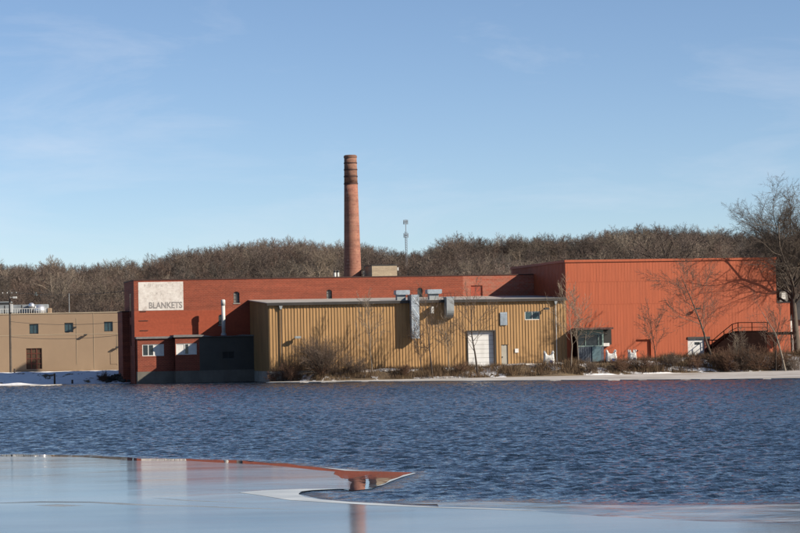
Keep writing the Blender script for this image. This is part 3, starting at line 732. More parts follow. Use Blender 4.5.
# the stranded ducts over the eaves
def tvent(x0, x1, y0, y1, n0, n1, yb, b):
    c = rect(F, b, x0, x1, y0, y1); q = rect(F, b, n0, n1, y1, yb)
    m = MB(); m.box(q[0], q[1], b-0.1, b+0.75, zF+0.02, c[2]-0.002); o = m.build('roof_vent', 'galvanised_dull', wh)
    m = MB(); m.prism([(c[0]+0.12, c[2]), (c[0], c[2]+0.1), (c[0], c[3]-0.06), (c[0]+0.08, c[3]), (c[1]-0.08, c[3]), (c[1], c[3]-0.06), (c[1], c[2]+0.1), (c[1]-0.12, c[2])], 'b', b-0.35, b+1.0); m.build('vent_hood', 'galvanised', o)
tvent(395.5, 409.3, 290.2, 294.8, 397, 405.6, 301.8, 0.6)
tvent(427.0, 441.3, 289.4, 293.8, 429.2, 438.5, 299.5, 0.6)
pd = 1.25
w = rect(F, -pd, 411.6, 419.4, 294.6, 338.2)
m = MB(); m.box(w[0], w[1], -pd, -0.35, w[2]+0.35, w[3]); m.prism([(-pd, w[2]+0.349), (-pd, w[2]), (-0.6, w[2]+0.0), (-0.35, w[2]+0.349)], 'a', w[0], w[1])
m.box(w[0]+0.02, w[1]-0.02, -0.349, 0.8, w[3]-0.75, w[3]-0.02)
o = m.build('exhaust_duct', 'galvanised', wh)
m = MB(); H = w[3]-w[2]; L = w[1]-w[0]
for i in range(4):
    z0 = w[2]+H*i/4; z1 = z0+H/4
    m.box(w[0]-0.03, w[1]+0.03, -pd-0.03, -pd-0.002, z0-0.03, z0+0.03)
    for s in (0, 1):
        p0 = (w[0]+0.03, z0) if s == 0 else (w[1]-0.03, z0); p1 = (w[1]-0.03, z1) if s == 0 else (w[0]+0.03, z1)
        m.tube((p0[0], -pd-0.004, p0[1]), (p1[0], -pd-0.004, p1[1]), 0.022, n=4)
m.build('duct_bracing', 'stainless', o)
# hooded duct, curved under
pe = 1.45
w = rect(F, -pe, 446.8, 454.2, 297.4, 318.5); prof = [(-0.1, w[3]), (-pe, w[3]), (-pe, w[2]+1.0)]+[(-pe+(pe-0.1)*(1-math.cos(t)), w[2]+1.0-1.0*math.sin(t)) for t in np.linspace(0.15, PI/2, 7)]
m = MB(); m.prism(prof, 'a', w[0], w[1]); o = m.build('curved_duct', 'galvanised_dull', wh)
m = MB(); m.box(w[0]-0.05, w[1]+0.05, -pe-0.02, 0.4, w[3]+0.002, w[3]+0.08); m.build('duct_flange', 'galvanised', o)
w = rect(F, -0.9, 431.4, 433.6, 306.6, 313.2); m = MB(); m.box(w[0], w[1], -0.95, -0.102, w[2], w[3]); m.build('duct_stub', 'stack_white', wh)
# light mesh guard on the roof edge behind the curved duct
w = rect(F, 0.3, 443.5, 454.5, 293.0, 299)
m = MB()
for i in range(4): a = w[0]+(w[1]-w[0])*i/3; m.tube((a, 0.3, zF), (a, 0.3, w[3]), 0.03, n=5)
m.tube((w[0], 0.3, w[3]), (w[1], 0.3, w[3]), 0.03, n=5); m.build('roof_rail', 'brown_board', wh)

# ------------------------------------------------------------------ red metal hall
hall = thing('red_metal_hall', 'tall windowless red metal sided hall with a canopied entrance and a white door', 'building', F, hA0, 0, 1.5)
aR = F.px(776.5, 300, 0)[0]; hZ = (F.px(566, 262, 0)[1]+F.px(770, 257.4, 0)[1])/2; hb = 1.0
gr = lambda a: float(lerp(GZ, F.W(a, 0).x))
ho1 = rect(F, 0, 636.3, 651.0, 339.4, 358.5); ho2 = rect(F, 0, 687.9, 704.4, 337.2, 357.5)
ho1 = (ho1[0], ho1[1], max(hb+0.2, ho1[2]), ho1[3])
zS = [F.px(640, 281.0, 0)[1], F.px(640, 303.5, 0)[1]]
HD = 24
m = MB(); pane_wall(m, hA0, aR, hb, hZ, 0, [ho1, ho2], 0.42)
ribs(m, hA0, aR, hb, zS[1]-0.02, 0, 0.40, 0.09, 0.009, [ho1, ho2]); ribs(m, hA0+0.13, aR, zS[1]+0.02, zS[0]-0.02, 0, 0.40, 0.09, 0.009, []); ribs(m, hA0+0.27, aR, zS[0]+0.02, hZ-0.02, 0, 0.40, 0.09, 0.009, [])
m.build('wall', 'red_siding', hall)
m = MB(); m.box(hA0, aR, -0.022, -0.001, zS[1]-0.018, zS[1]+0.018).box(hA0, aR, -0.022, -0.001, zS[0]-0.018, zS[0]+0.018); m.build('lap_seam', 'red_siding', hall)
m = MB(); m.box(hA0, aR, 0.45, HD, hb, hZ-0.05)
m.quad((hA0, 0, hb), (hA0, 0, hZ), (hA0, 0.45, hZ), (hA0, 0.45, hb)); m.quad((aR, 0, hb), (aR, 0.45, hb), (aR, 0.45, hZ), (aR, 0, hZ))
for i in range(56):
    b0 = 0.1+i*0.42; m.box(hA0-0.03, hA0-0.001, b0, b0+0.08, zF+0.3, hZ-0.06)
m.build('wall', 'red_siding', hall, label='side and rear walls')
m = MB(); m.box(hA0-0.08, aR+0.08, -0.1, HD, hZ+0.002, hZ+0.10); m.build('roof', 'roof_membrane', hall)
m = MB(); m.box(hA0-0.10, aR+0.10, -0.13, -0.102, hZ-0.16, hZ+0.12).box(hA0-0.13, hA0-0.082, -0.1, HD, hZ-0.16, hZ+0.12); m.build('fascia', 'red_siding', hall)
m = MB(); m.box(ho1[0]+0.01, ho1[1]-0.01, 0.28, 0.40, ho1[2], ho1[3]-0.01); o = m.build('door', 'red_siding', hall, label='recessed red door')
MB().box(ho1[0]+0.2, ho1[0]+0.3, 0.2, 0.279, ho1[2]+0.9, ho1[2]+1.05).build('handle', 'dark_metal', o)
m = MB(); m.box(ho2[0]+0.01, ho2[1]-0.01, 0.10, 0.18, ho2[2], ho2[3]-0.22); dw = m.build('door', 'door_white', hall, label='white door beside a dark shade panel')
w = rect(F, 0.1, 694.6, 699.6, 342.0, 344.6); MB().box(w[0], w[1], 0.07, 0.098, w[2], w[3]).build('door_window', 'glass_dark', dw)
w = rect(F, -0.06, 704.6, 710.2, 338.6, 357.5); MB().box(w[0], w[1], -0.06, -0.016, w[2], w[3]).build('jamb_shade_panel', 'brown_board', hall)  # dark panel standing in for the shade at the door recess's right jamb
m = MB(); m.box(ho2[0]-0.05, ho2[1]+0.75, -0.12, 0.3, ho2[3]-0.22, ho2[3]+0.05); m.build('door_lintel', 'dark_metal', hall)
m = MB(); m.box(hA0, ho2[0]-0.05, -0.12, -0.003, 0.9, hb+0.45); m.build('foundation', 'concrete', hall)
lamp(hall, 696.5, 308.5, s=0.8)
# lower bay at the right end
aR2 = F.px(790.5, 330, 0.5)[0]; zb = F.px(783, 302.6, 0.5)[1]
m = MB(); m.box(aR+0.002, aR2, 0.5, 10, hb, zb); ribs(m, aR+0.05, aR2, hb, zb-0.02, 0.5, 0.40, 0.09, 0.009, []); m.build('side_bay', 'red_siding', hall)
MB().box(aR+0.002, aR2+0.06, 0.42, 10.05, zb+0.002, zb+0.1).build('roof', 'dark_roof', hall)
# entrance: canopy, wing wall, glazed front
cb = -1.75
ca0 = hA0+0.75; ca1 = F.px(613.0, 328, cb)[0]; cz = F.px(590, 328.4, cb)[1]
en = MB().box(ca0-0.1, ca1, cb-0.05, -0.05, cz-0.12, cz+0.06).build('canopy', 'canopy_paint', hall)
MB().box(ca0-0.13, ca1+0.03, cb-0.09, cb-0.052, cz-0.14, cz+0.09).build('canopy_edge', 'canopy_paint', en)
MB().box(ca0-0.08, ca0+0.12, cb+0.05, -0.052, 0.6, cz-0.142).build('wing_wall', 'stair_steel', hall)
w = rect(F, -0.5, 575.2, 603.5, 331.2, 346.5); zlo = gr(w[0])-0.6
pe_ = MB().box(ca0+0.13, F.px(576, 350, -0.5)[0]-0.002, -0.5, -0.06, zlo, cz-0.145).build('side_and_shade_panel', 'dark_metal', hall)
m = MB(); m.box(w[0], w[1], -0.50, -0.06, zlo, w[2]-0.002)
for i in range(12):
    a = w[0]+0.05+i*(w[1]-w[0]-0.1)/12; m.box(a, a+0.14, -0.53, -0.501, zlo, w[2]-0.05)
m.build('entrance_panel', 'blue_grey', hall)
m = MB(); fw = 0.2
m.box(w[0], w[1], -0.52, -0.06, w[3]-0.42, cz-0.145).box(w[0], w[0]+fw, -0.52, -0.06, w[2], w[3]-0.422).box(w[1]-fw, w[1], -0.52, -0.06, w[2], w[3]-0.422).box(w[0]+fw, w[1]-fw, -0.52, -0.06, w[2], w[2]+0.12)
for q in (0.36, 0.82): c = w[0]+(w[1]-w[0])*q; m.box(c-0.05, c+0.05, -0.515, -0.1, w[2]+0.122, w[3]-0.424)
o = m.build('entrance_window', 'frame_green', hall)
MB().box(w[0]+fw-0.02, w[1]-fw+0.02, -0.40, -0.37, w[2]+0.1, w[3]-0.40).build('pane', 'glass_dark', o)
w = rect(F, -0.6, 592.2, 601.0, 346.6, 358); MB().box(w[0], w[1], -0.62, -0.532, zlo, w[3]).build('entrance_door', 'teal_panel', hall)
w = rect(F, -0.3, 603.6, 611.4, 331, 344.5); MB().box(w[0], w[1], -0.30, -0.055, w[2], cz-0.145).build('side_and_shade_panel', 'black_pane_shade', hall)  # black panel put in as the canopy's shadow on the red wall
w = rect(F, -0.3, 602.6, 609.2, 343.0, 346.2); MB().box(w[0], w[1], -0.42, -0.055, w[2], w[3]).build('notice_board', 'board_white', hall)

# steel stair and landing in front of the hall's right end
bs = -2.2
sp_ = [F.px(x, y, bs) for x, y in ((711, 352), (717, 345), (724, 339.5), (731, 334.2), (738, 331.6), (767, 331.2), (767, 361), (711, 361))]
stair = thing('loading_stair', 'dark steel stair and landing with pipe railing beside the white door', 'stair', F, sp_[0][0], bs, sp_[6][1])
m = MB(); m.prism(sp_, 'b', bs, -0.35); m.build('stair_skirt', 'stair_steel', stair)
m = MB()
for i in range(9):
    t0 = i/9; a = sp_[0][0]+(sp_[4][0]-sp_[0][0])*t0; z = sp_[0][1]+(sp_[4][1]-sp_[0][1])*(t0+0.12); m.box(a, a+0.42, bs-0.03, -0.3, z, z+0.05)
m.build('tread', 'stair_steel', stair)
m = MB(); m.box(sp_[4][0], sp_[5][0]+0.1, bs-0.08, -0.3, sp_[5][1]+0.003, sp_[5][1]+0.1); m.build('landing', 'stair_steel', stair)
def rail(pts, r, name):
    m = MB()
    P = [F.px(x, y, bs) for x, y in pts]
    for (a, z), (a_, z_) in zip(P[:-1], P[1:]): m.tube((a, bs, z), (a_, bs, z_), r, n=6)
    m.build(name, 'stair_steel', stair)
rail([(712, 341), (720, 334), (732, 324.3), (738, 322.6), (767.5, 322.4)], 0.055, 'handrail'); rail([(712, 346.5), (720, 339.5), (732, 329.8), (738, 327.5), (767.5, 327.2)], 0.04, 'handrail')
for x, y0, y1 in ((712.2, 341, 353), (724, 331, 340), (732.2, 324, 334), (738, 322.6, 332), (752, 322.5, 331.5), (767.3, 322.4, 332)):
    a, z1 = F.px(x, y0, bs); z0 = F.px(x, y1, bs)[1]; MB().tube((a, bs, z0), (a, bs, z1), 0.055, n=6).build('post', 'stair_steel', stair)
# raised walkway leading off to the right
w = rect(F, -1.8, 768.5, 796, 331.8, 334.8)
wk = thing('walkway', 'dark raised walkway on posts leading right from the stair landing', 'walkway', F, w[0], -1.8, 1.6)
MB().box(w[0], w[1], -1.8, -0.4, w[2], w[3]).build('deck', 'stair_steel', wk)
for x in (774, 791.5):
    a = F.px(x, 340, -1.7)[0]; MB().box(a-0.07, a+0.07, -1.75, -1.6, 1.2, w[2]-0.002).build('post', 'stair_steel', wk)

# small pale brick house behind the tree at the right edge
hs0 = F.px(790.8, 340, 3)[0]; hs1 = hs0+6; hz = F.px(795, 320, 3)[1]
hh = thing('brick_house', 'small pinkish brick house with white posts half hidden by the big bare tree', 'house', F, hs0, 3, 1.8)
MB().box(hs0+0.3, hs1, 3.8, 9, 1.0, hz).build('wall', 'pink_brick', hh)
MB().prism([(hs0-0.2, hz), (hs1+0.4, hz), (hs1-1.4, hz+2.6), (hs0+1.2, hz+2.6)], 'b', 3.0, 9.5).build('roof', 'dark_roof', hh)
for i, x in enumerate((791.8, 797.6)):
    a = F.px(x, 345, 3.1)[0]; MB().box(a-0.1, a+0.1, 3.1, 3.3, 1.2, hz-0.002).build('post', 'frame_white', hh)
w = rect(F, 3.7, 793.3, 796.5, 338, 350); window(hh, w, 3.72, fw=0.1)
w = rect(F, 6, 779.5, 786.2, 290.6, 303); ph = thing('roof_cabin', 'small pale cabin seen above the red lower bay behind the big tree', 'cabin', F, w[0], 6, zb)
MB().box(w[0], w[1]+0.2, 6, 8, zb+0.1, w[3]).build('wall', 'fiberglass', ph); MB().box(w[0]-0.1, w[1]+0.3, 5.9, 8.1, w[3]+0.002, w[3]+0.14).build('roof', 'dark_roof', ph)
MB().box(w[0]+0.25, w[1]-0.1, 5.95, 5.998, w[2]+0.5, w[3]-0.3).build('window', 'frame_white', ph)

# ------------------------------------------------------------------ chimney, boiler house, mast
CY = 21.0
ca, cz0 = F.px(352.6, 276, CY); _, ct = F.px(350.2, 155.2, CY)
rt = (F.px(356.3, 158, CY)[0]-F.px(344.2, 158, CY)[0])/2; rb = (F.px(361.3, 274, CY)[0]-F.px(344.3, 274, CY)[0])/2
slope = (rb-rt)/(ct-cz0)
def cr(z): return rt+(ct-z)*slope
cac = F.px(350.2, 157, CY)[0]
cac = (F.px(350.25, 157, CY)[0]+F.px(352.8, 275, CY)[0])/2
ch = thing('brick_chimney', 'tall tapering round red brick factory chimney behind the mill roof', 'chimney', F, cac, CY, 1.4)
z1 = F.px(350, 184, CY)[1]
MB().lathe(cac, CY, [(z, cr(z)) for z in np.linspace(1.2, z1, 14)], 32).build('shaft', 'chimney_brick', ch, smooth=True)
MB().lathe(cac, CY, [(z1, cr(z1)), ((z1+ct)/2, cr((z1+ct)/2)), (ct-0.35, cr(ct-0.35))], 32).build('shaft_top', 'chimney_brick_top', ch, smooth=True)
MB().lathe(cac, CY, [(ct-0.35, rt+0.06), (ct-0.1, rt+0.06), (ct, rt-0.08), (ct-0.3, rt-0.35)], 32).build('rim', 'chimney_brick_top', ch)
for y in (163.2, 169.8, 176.6, 183.8):
    z = F.px(350, y, CY)[1]; MB().lathe(cac, CY, [(z-0.08, cr(z)+0.01), (z-0.07, cr(z)+0.05), (z+0.07, cr(z)+0.05), (z+0.08, cr(z)+0.01)], 32).build('iron_band', 'coping', ch, smooth=False)
w = rect(F, BM+4, 372, 397, 265.5, 277)
pent = thing('penthouse', 'small tan brick penthouse on the mill roof right of the chimney', 'rooftop hut', F, w[0], BM+4, mZ)
MB().box(w[0], w[1], BM+4, BM+8.5, mZ-0.2, w[3]).build('wall', 'penthouse_brick', pent)
MB().box(w[0]-0.06, w[1]+0.06, BM+3.94, BM+8.56, w[3]+0.002, w[3]+0.1).build('roof', 'dark_metal', pent)
q = F.px(398, 268.5, BM+4); MB().box(w[1]+0.062, w[1]+0.25, BM+4.1, BM+4.5, q[1]-0.25, q[1]+0.15).build('wall_lamp', 'light_lens', pent)

# lattice mast on the ridge
Ym = 560; mx_, _, mz = at_Y(405.6, 219.5, Ym); mb0 = float(zg(mx_, Ym))
ms = thing('radio_mast', 'thin grey radio mast with antennas standing on the wooded ridge', 'antenna mast', WF, mx_, Ym, mb0)
m = MB(); r = 0.3
cs = [(mx_+r*math.cos(t), Ym+r*math.sin(t)) for t in (0.3, 0.3+2*PI/3, 0.3+4*PI/3)]
for x, y in cs: m.tube((x, y, mb0-0.5), (x, y, mz-3), 0.035, n=5)
nz_ = 26
for i in range(nz_):
    z0 = mb0+(mz-3-mb0)*i/nz_; z1_ = mb0+(mz-3-mb0)*(i+1)/nz_
    for j in range(3): p = cs[j]; q = cs[(j+1) % 3]; m.tube((*p, z0), (*q, z1_), 0.035, n=3, cap=False)
m.build('lattice_tower', 'mast_paint', ms)
MB().tube((mx_, Ym, mz-3), (mx_, Ym, mz), 0.09, n=6).build('whip_antenna', 'mast_paint', ms)
for dz in (0.3, 3.6):
    m = MB()
    for t in range(6):
        x, y = mx_+0.5*math.cos(t*PI/3), Ym+0.5*math.sin(t*PI/3); m.box(x-0.08, x+0.08, y-0.08, y+0.08, mz-dz-0.9, mz-dz+0.2); m.tube((mx_, Ym, mz-dz-0.3), (x, y, mz-dz-0.3), 0.05, n=4)
    m.build('antenna_array', 'mast_paint', ms)

# ------------------------------------------------------------------ beige building on the left
th = R(5); _x = at_Y(121.5, 345, 308); FB = Frame(_x[0], 308, th)
gb = 1.2; bz = (FB.px(5, 315.8, 0)[1]+FB.px(119, 311.2, 0)[1])/2
be = thing('beige_building', 'flat roofed beige building with three small square windows left of the mill', 'building', FB, 0, 0, gb)
bh = [rect(FB, 0, 29.3, 38.4, 324.0, 333.8), rect(FB, 0, 64.4, 73.2, 322.8, 332.2), rect(FB, 0, 104.0, 112.8, 321.6, 331.4), rect(FB, 0, 26.2, 42.0, 348.2, 369.0)]
L0 = -48
m = MB(); pane_wall(m, L0, 2.0, gb-0.6, bz, 0, bh, 0.3); m.box(L0, 2.0, 0.31, 26, gb-0.6, bz-0.1); m.quad((2, 0, gb-.6), (2, 0.31, gb-.6), (2, 0.31, bz-.1), (2, 0, bz-.1)); m.build('wall', 'beige_render', be)
m = MB(); m.box(L0-0.1, 2.1, -0.08, 0.35, bz+0.002, bz+0.12); m.build('coping', 'beige_trim', be)
MB().box(L0, 2.0, 0.35, 26, bz-0.098, bz-0.02).build('roof', 'roof_membrane', be)
zq = FB.px(60, 334.5, 0)[1]; MB().box(L0, 2.0, -0.035, -0.002, zq-0.03, zq+0.03).build('string_course', 'beige_trim', be)
for r_ in bh[:3]:
    window(be, r_, 0.12, glass='glass_teal', frame='dark_metal', nv=1, nh=0, fw=0.08)
m = MB(); r_ = bh[3]; m.box(r_[0], r_[1], 0.16, 0.22, r_[2], r_[3]); wd = m.build('wooden_door', 'wood_door', be)
m = MB()
for i in range(4): a = r_[0]+(r_[1]-r_[0])*i/3; m.box(max(r_[0], a-0.06), min(r_[1], a+0.06), 0.1, 0.158, r_[2], r_[3])
for i in range(5): z = r_[2]+(r_[3]-r_[2])*i/4; m.box(r_[0]+0.061, r_[1]-0.061, 0.11, 0.157, max(r_[2], z-0.05), min(r_[3], z+0.05))
m.build('door_grid', 'brown_board', wd)
for x, y in ((75.8, 327.2), (86.5, 334.6), (118.2, 347)):
    a, z = FB.px(x, y, 0); m = MB(); m.box(a-0.35, a+0.1, -0.55, -0.2, z-0.07, z+0.08); m.box(a-0.1, a+0.1, -0.2, -0.003, z-0.05, z+0.08); m.build('wall_lamp', 'dark_metal', be)
for x, y0, y1 in ((76.6, 318, 364), (93.8, 313, 368.5), (117, 333, 365)):
    a = FB.px(x, 340, 0)[0]; MB().tube((a, -0.022, FB.px(x, y1, 0)[1]), (a, -0.022, FB.px(x, y0, 0)[1]), 0.02, n=5).build('conduit', 'beige_trim', be)
w = rect(FB, 0, 110.5, 117, 350.5, 364); MB().box(w[0], w[1], -0.04, -0.003, w[2], w[3]).build('door', 'beige_render', be)
# its roof: long duct on a pale kerb with railing pickets, two shiny ventilators
r1 = rect(FB, 3, -60, 47.6, 307.0, 311.8)
kb = MB().box(r1[0], r1[1]+0.3, 3.2, 5.6, bz-0.02, r1[2]-0.2)
kb.build('roof_kerb', 'beige_trim', be)
MB().box(r1[0], r1[1], 3.0, 5.4, r1[2]-0.198, r1[3]+0.25).build('roof_duct', 'galvanised_dull', be)
w = rect(FB, 3, 47.9, 50.8, 308.0, 313.6); MB().box(w[0], w[1], 2.8, 5.2, bz-0.02, w[3]).build('roof_hatch', 'beige_render', be)
w = rect(FB, 3, -60, 9, 303.0, 307.2); o = MB().box(w[0], w[1], 4.0, 6.8, r1[3]+0.252, w[3]).build('roof_duct', 'dark_metal', be)
MB().box(w[0], w[1]+0.15, 3.9, 6.9, w[3]+0.002, w[3]+0.14).build('duct_cover', 'galvanised_dull', o)
for x, y, rr in ((31.5, 305.8, 0.42), (39.8, 310.2, 0.78)):
    a, z = FB.px(x, y, 2.5); pr = [(z-rr*0.9-0.5, rr*0.6), (z-rr*0.9, rr*0.6)]+[(z+rr*math.sin(t), rr*math.cos(t)) for t in np.linspace(-0.9, 1.45, 10)]
    MB().lathe(a, 2.5, pr, 24).build('roof_ventilator', 'stainless', be, smooth=True)
m = MB()
a = r1[0]
while a < r1[1]: m.box(a, a+0.06, 1.0, 1.06, bz+0.1, bz+0.75); a += 0.32
m.box(r1[0], r1[1], 0.98, 1.08, bz+0.752, bz+0.82); m.build('roof_railing', 'frame_white', be)
for x, y in ((4.6, 305.5), (21.6, 305)):
    a, z = FB.px(x, y, 1.5); MB().tube((a, 1.5, bz-0.02), (a, 1.5, z), 0.09, n=8).build('roof_pipe', 'dark_metal', be)
a, z = FB.px(69.0, 293.5, 2); MB().tube((a, 2, bz-0.02), (a, 2, z), 0.05, n=6).build('antenna', 'galvanised_dull', be)

# utility pole and wires
px_, py_, pz_ = at_Y(9.6, 290.0, 300)
gp = float(zg(px_, 300)); up = thing('utility_pole', 'dark wooden utility pole with crossarm in front of the beige building', 'utility pole', WF, px_, 300, gp)
MB().tube((px_, 300, gp-0.3), (px_, 300, pz_), 0.17, 0.12, n=10).build('pole', 'wood_pole', up)
MB().box(px_-1.0, px_+1.0, 299.8, 299.88, pz_-0.6, pz_-0.45).build('crossarm', 'wood_pole', up)
for dx in (-0.9, -0.3, 0.3, 0.9): MB().lathe(px_+dx, 299.84, [(pz_-0.448, 0.04), (pz_-0.4, 0.07), (pz_-0.3, 0.05)], 8).build('insulator', 'stack_white', up)
_, _, zz = at_Y(11, 308.5, 299.7); MB().box(px_+0.12, px_+0.42, 299.6, 299.9, zz-0.5, zz+0.6).build('equipment_box', 'stack_white', up)
_, _, zz = at_Y(13, 297.5, 299.7); m = MB(); m.tube((px_+0.1, 299.8, zz), (px_+0.9, 299.6, zz+0.1), 0.04, n=5); m.box(px_+0.5, px_+1.0, 299.5, 299.8, zz-0.12, zz+0.12); m.build('street_lamp_head', 'stack_white', up)
def wire(p, q, sag, label, group):
    m = MB(); n = 14; P = []
    for i in range(n+1):
        t = i/n; P.append((p[0]+(q[0]-p[0])*t, p[1]+(q[1]-p[1])*t, p[2]+(q[2]-p[2])*t-sag*4*t*(1-t)))
    for u_, v_ in zip(P[:-1], P[1:]): m.tube(u_, v_, 0.022, n=4, cap=False)
    o = m.build('overhead_wire', 'wire', None, fr=WF, org=P[0]); props(o, label, 'wire', group)
mc = F.W(mA0, BM+0.5, 0)
for i, (y0, y1, lab) in enumerate(((292.3, 290.6, 'uppermost overhead wire running from the utility pole top to the mill corner'), (321.5, 321.5, 'middle overhead wire crossing the beige wall above its windows'), (336.8, 334.6, 'lowest overhead wire crossing the beige wall below its windows'))):
    q = at_Y(128 if i == 0 else 124, y1, mc.y+4.0+i*1.5)
    zz = at_Y(9.6, y0, 299.8)[2]
    wire((px_, 299.85 if i == 0 else 299.8, zz), q, 0.4, lab, 'overhead wires left of the mill')
# dark heap of rubble where the bank meets the mill
rnd = random.Random(8); X0 = at_z(107, 381, 0.5)[0]; heap = thing('rubble_heap', 'dark heap of rubble on the snowy bank against the mill wall', 'rubble', WF, X0, 281.5, 0.2)
for i in range(34):
    t = rnd.random(); x = X0-2.6+t*5.4; y = 281.5+rnd.uniform(-1.6, 2.5); rr = rnd.uniform(0.25, 0.6); z = float(zg(x, y))+rnd.uniform(0, 0.5)*(0.3+t)
    m = MB(); ax = [rnd.uniform(0.7, 1.2) for _ in range(3)]; off_ = [rnd.uniform(0.75, 1.15) for _ in range(60)]; rings = []
    base_i = 0
    for j in range(1, 5):
        ph = PI*j/5
        for q in range(7): an = 2*PI*q/7+j*0.4; k2 = off_[j*7+q]; m.v.append((x+rr*ax[0]*k2*math.sin(ph)*math.cos(an), y+rr*ax[1]*k2*math.sin(ph)*math.sin(an), z+rr*ax[2]*0.7*k2*math.cos(ph)))
    for j in range(3):
        for q in range(7): q2 = (q+1) % 7; m.f.append((j*7+q, j*7+q2, (j+1)*7+q2, (j+1)*7+q))
    m.f.append(tuple(range(7))); m.f.append(tuple(range(27, 20, -1)))
    m.build('rock', 'rock_dark', heap)
# posts on the snowy bank
for i, (x, y0, y1) in enumerate(((54.5, 373.8, 386), (72.3, 380.2, 385.4), (14.5, 369, 375.5))):
    X, Y, Z = at_z(x, y1, 0.25); Y = [279.9, 279.9, 296][i]; X, _, z1_ = at_Y(x, y0, Y); z0 = float(zg(X, Y))-0.2
    o = MB().tube((X, Y, z0), (X, Y, z1_), 0.13, 0.11, n=8); t_ = thing('bank_post', ['tall dark wooden post in the snow at the water edge', 'short dark post stump near the water edge', 'small post by the foot of the utility pole'][i], 'post', WF, X, Y, z0, 'posts on the snowy bank')
    o.build('post', 'bark_dark', t_); MB().lathe(X, Y, [(z1_-0.02, 0.14), (z1_+0.06, 0.12)], 8).build('post_cap', 'wood_pole', t_)

# ------------------------------------------------------------------ bare trees
def grow(segs, p, d, L, r, lev, P, rnd):
    n = P['nseg'][lev]; st = L/n; path = []
    wig = P['wig'][lev]; up = P['up'][lev]; last = lev == P['lev']-1
    for i in range(n):
        d = (d+Vector((rnd.gauss(0, wig), rnd.gauss(0, wig), rnd.gauss(0, wig)+up))).normalized()
        q = p+d*st; ra = r*(1-P['tap']*i/n); rb_ = 0.0 if (last and i == n-1) else r*(1-P['tap']*(i+1)/n)
        segs.append((p.x, p.y, p.z, q.x, q.y, q.z, ra, rb_, lev)); path.append((p, q, d, ra)); p = q
    if last: return
    nc = P['nch'][lev]; s0 = P['start'][lev]
    ph = rnd.uniform(0, 6.28)
    for c in range(nc):
        t = s0+(1-s0)*(c+rnd.random()*0.9)/nc; i = min(n-1, int(t*n)); a, b, dd, rr = path[i]
        o = a.lerp(b, t*n-i if t*n-i <= 1 else 1)
        x = dd.orthogonal().normalized(); y = dd.cross(x); ph += 2.4+rnd.gauss(0, 0.5)
        side = x*math.cos(ph)+y*math.sin(ph); an = P['ang'][lev]*rnd.uniform(0.7, 1.25)
        nd_ = (dd*math.cos(an)+side*math.sin(an)).normalized()
        LL = L*P['rat'][lev]*(1.15-0.6*t*P.get('cone', 1.0))*rnd.uniform(0.7, 1.2)
        grow(segs, o, nd_, LL, max(P['rmin'], rr*P['rr'][lev]*rnd.uniform(0.75, 1.1)), lev+1, P, rnd)
    if P.get('tip', True):
        a, b, dd, rr = path[-1]; grow(segs, b, dd, L*P['rat'][lev]*0.6, max(P['rmin'], rr*0.6), lev+1, P, rnd)
def seg_mesh(S, n=3, off=(0, 0, 0)):
    S = np.asarray(S, float); a = S[:, 0:3]-off; b = S[:, 3:6]-off; d = b-a; d /= np.linalg.norm(d, axis=1)[:, None]+1e-9
    ref = np.where(np.abs(d[:, 2:3]) < 0.9, np.array([[0, 0, 1.0]]), np.array([[1.0, 0, 0]]))
    x = np.cross(d, ref); x /= np.linalg.norm(x, axis=1)[:, None]+1e-9; y = np.cross(d, x)
    t = np.arange(n)*2*PI/n; ring = x[:, None]*np.cos(t)[None, :, None]+y[:, None]*np.sin(t)[None, :, None]
    V = np.concatenate([a[:, None]+ring*S[:, 6][:, None, None], b[:, None]+ring*S[:, 7][:, None, None]], 1)
    i = np.arange(n); j = (i+1) % n; f = np.stack([i, j, j+n, i+n], -1)[None]+(np.arange(len(S))*2*n)[:, None, None]
    return V.reshape(-1, 3), f.reshape(-1, 4)
def tree(name, label, cat, x, y, z, seed, P, H, r, d=(0, 0, 1), tm='bark', cm='twigs', group=None, stems=1, spreadstems=0.0, trunk_levels=1, top=None):
    rnd = random.Random(seed); segs = []
    for s in range(stems):
        dd = Vector(d)+Vector((rnd.gauss(0, spreadstems), rnd.gauss(0, spreadstems), 0)) if stems > 1 else Vector(d)
        o = Vector((x, y, z))+(Vector((rnd.gauss(0, 0.10), rnd.gauss(0, 0.10), 0)) if stems > 1 else Vector((0, 0, 0)))
        grow(segs, o-Vector((0, 0, 0.15)), dd.normalized(), H*P.get('trunk', 1.0)*(rnd.uniform(0.6, 1.0) if stems > 1 else 1), r, 0, P, rnd)
    S = np.array(segs); t = thing(name, label, cat, WF, x, y, z, group)
    if top:
        f_ = (top-z)/(np.percentile(S[:, 5], 98.5)-z)
        for c_, o_ in ((0, x), (1, y), (2, z), (3, x), (4, y), (5, z)): S[:, c_] = (S[:, c_]-o_)*f_+o_
    S = S[(S[:, 2] > z-0.3) & (S[:, 5] > z-0.3)]
    T = S[S[:, 8] < trunk_levels]; K = S[S[:, 8] >= trunk_levels]
    for nm, A, n, m in (('trunk', T, 8, tm), ('crown', K, 3, cm)):
        v, f = seg_mesh(A, n, (x, y, z)); o = npmesh(nm, v, f, m, smoothed=(nm == 'trunk')); o.parent = t
    return t
SHADE = dict(lev=5, nseg=[6, 7, 5, 4, 3], wig=[0.05, 0.14, 0.16, 0.18, 0.2], up=[0.03, 0.05, 0.03, 0.02, 0.03], tap=0.62, nch=[9, 9, 7, 6], start=[0.30, 0.2, 0.12, 0.1],
             ang=[0.95, 0.8, 0.75, 0.7], rat=[0.85, 0.55, 0.5, 0.5], rr=[0.5, 0.5, 0.45, 0.5], rmin=0.012, cone=0.8)
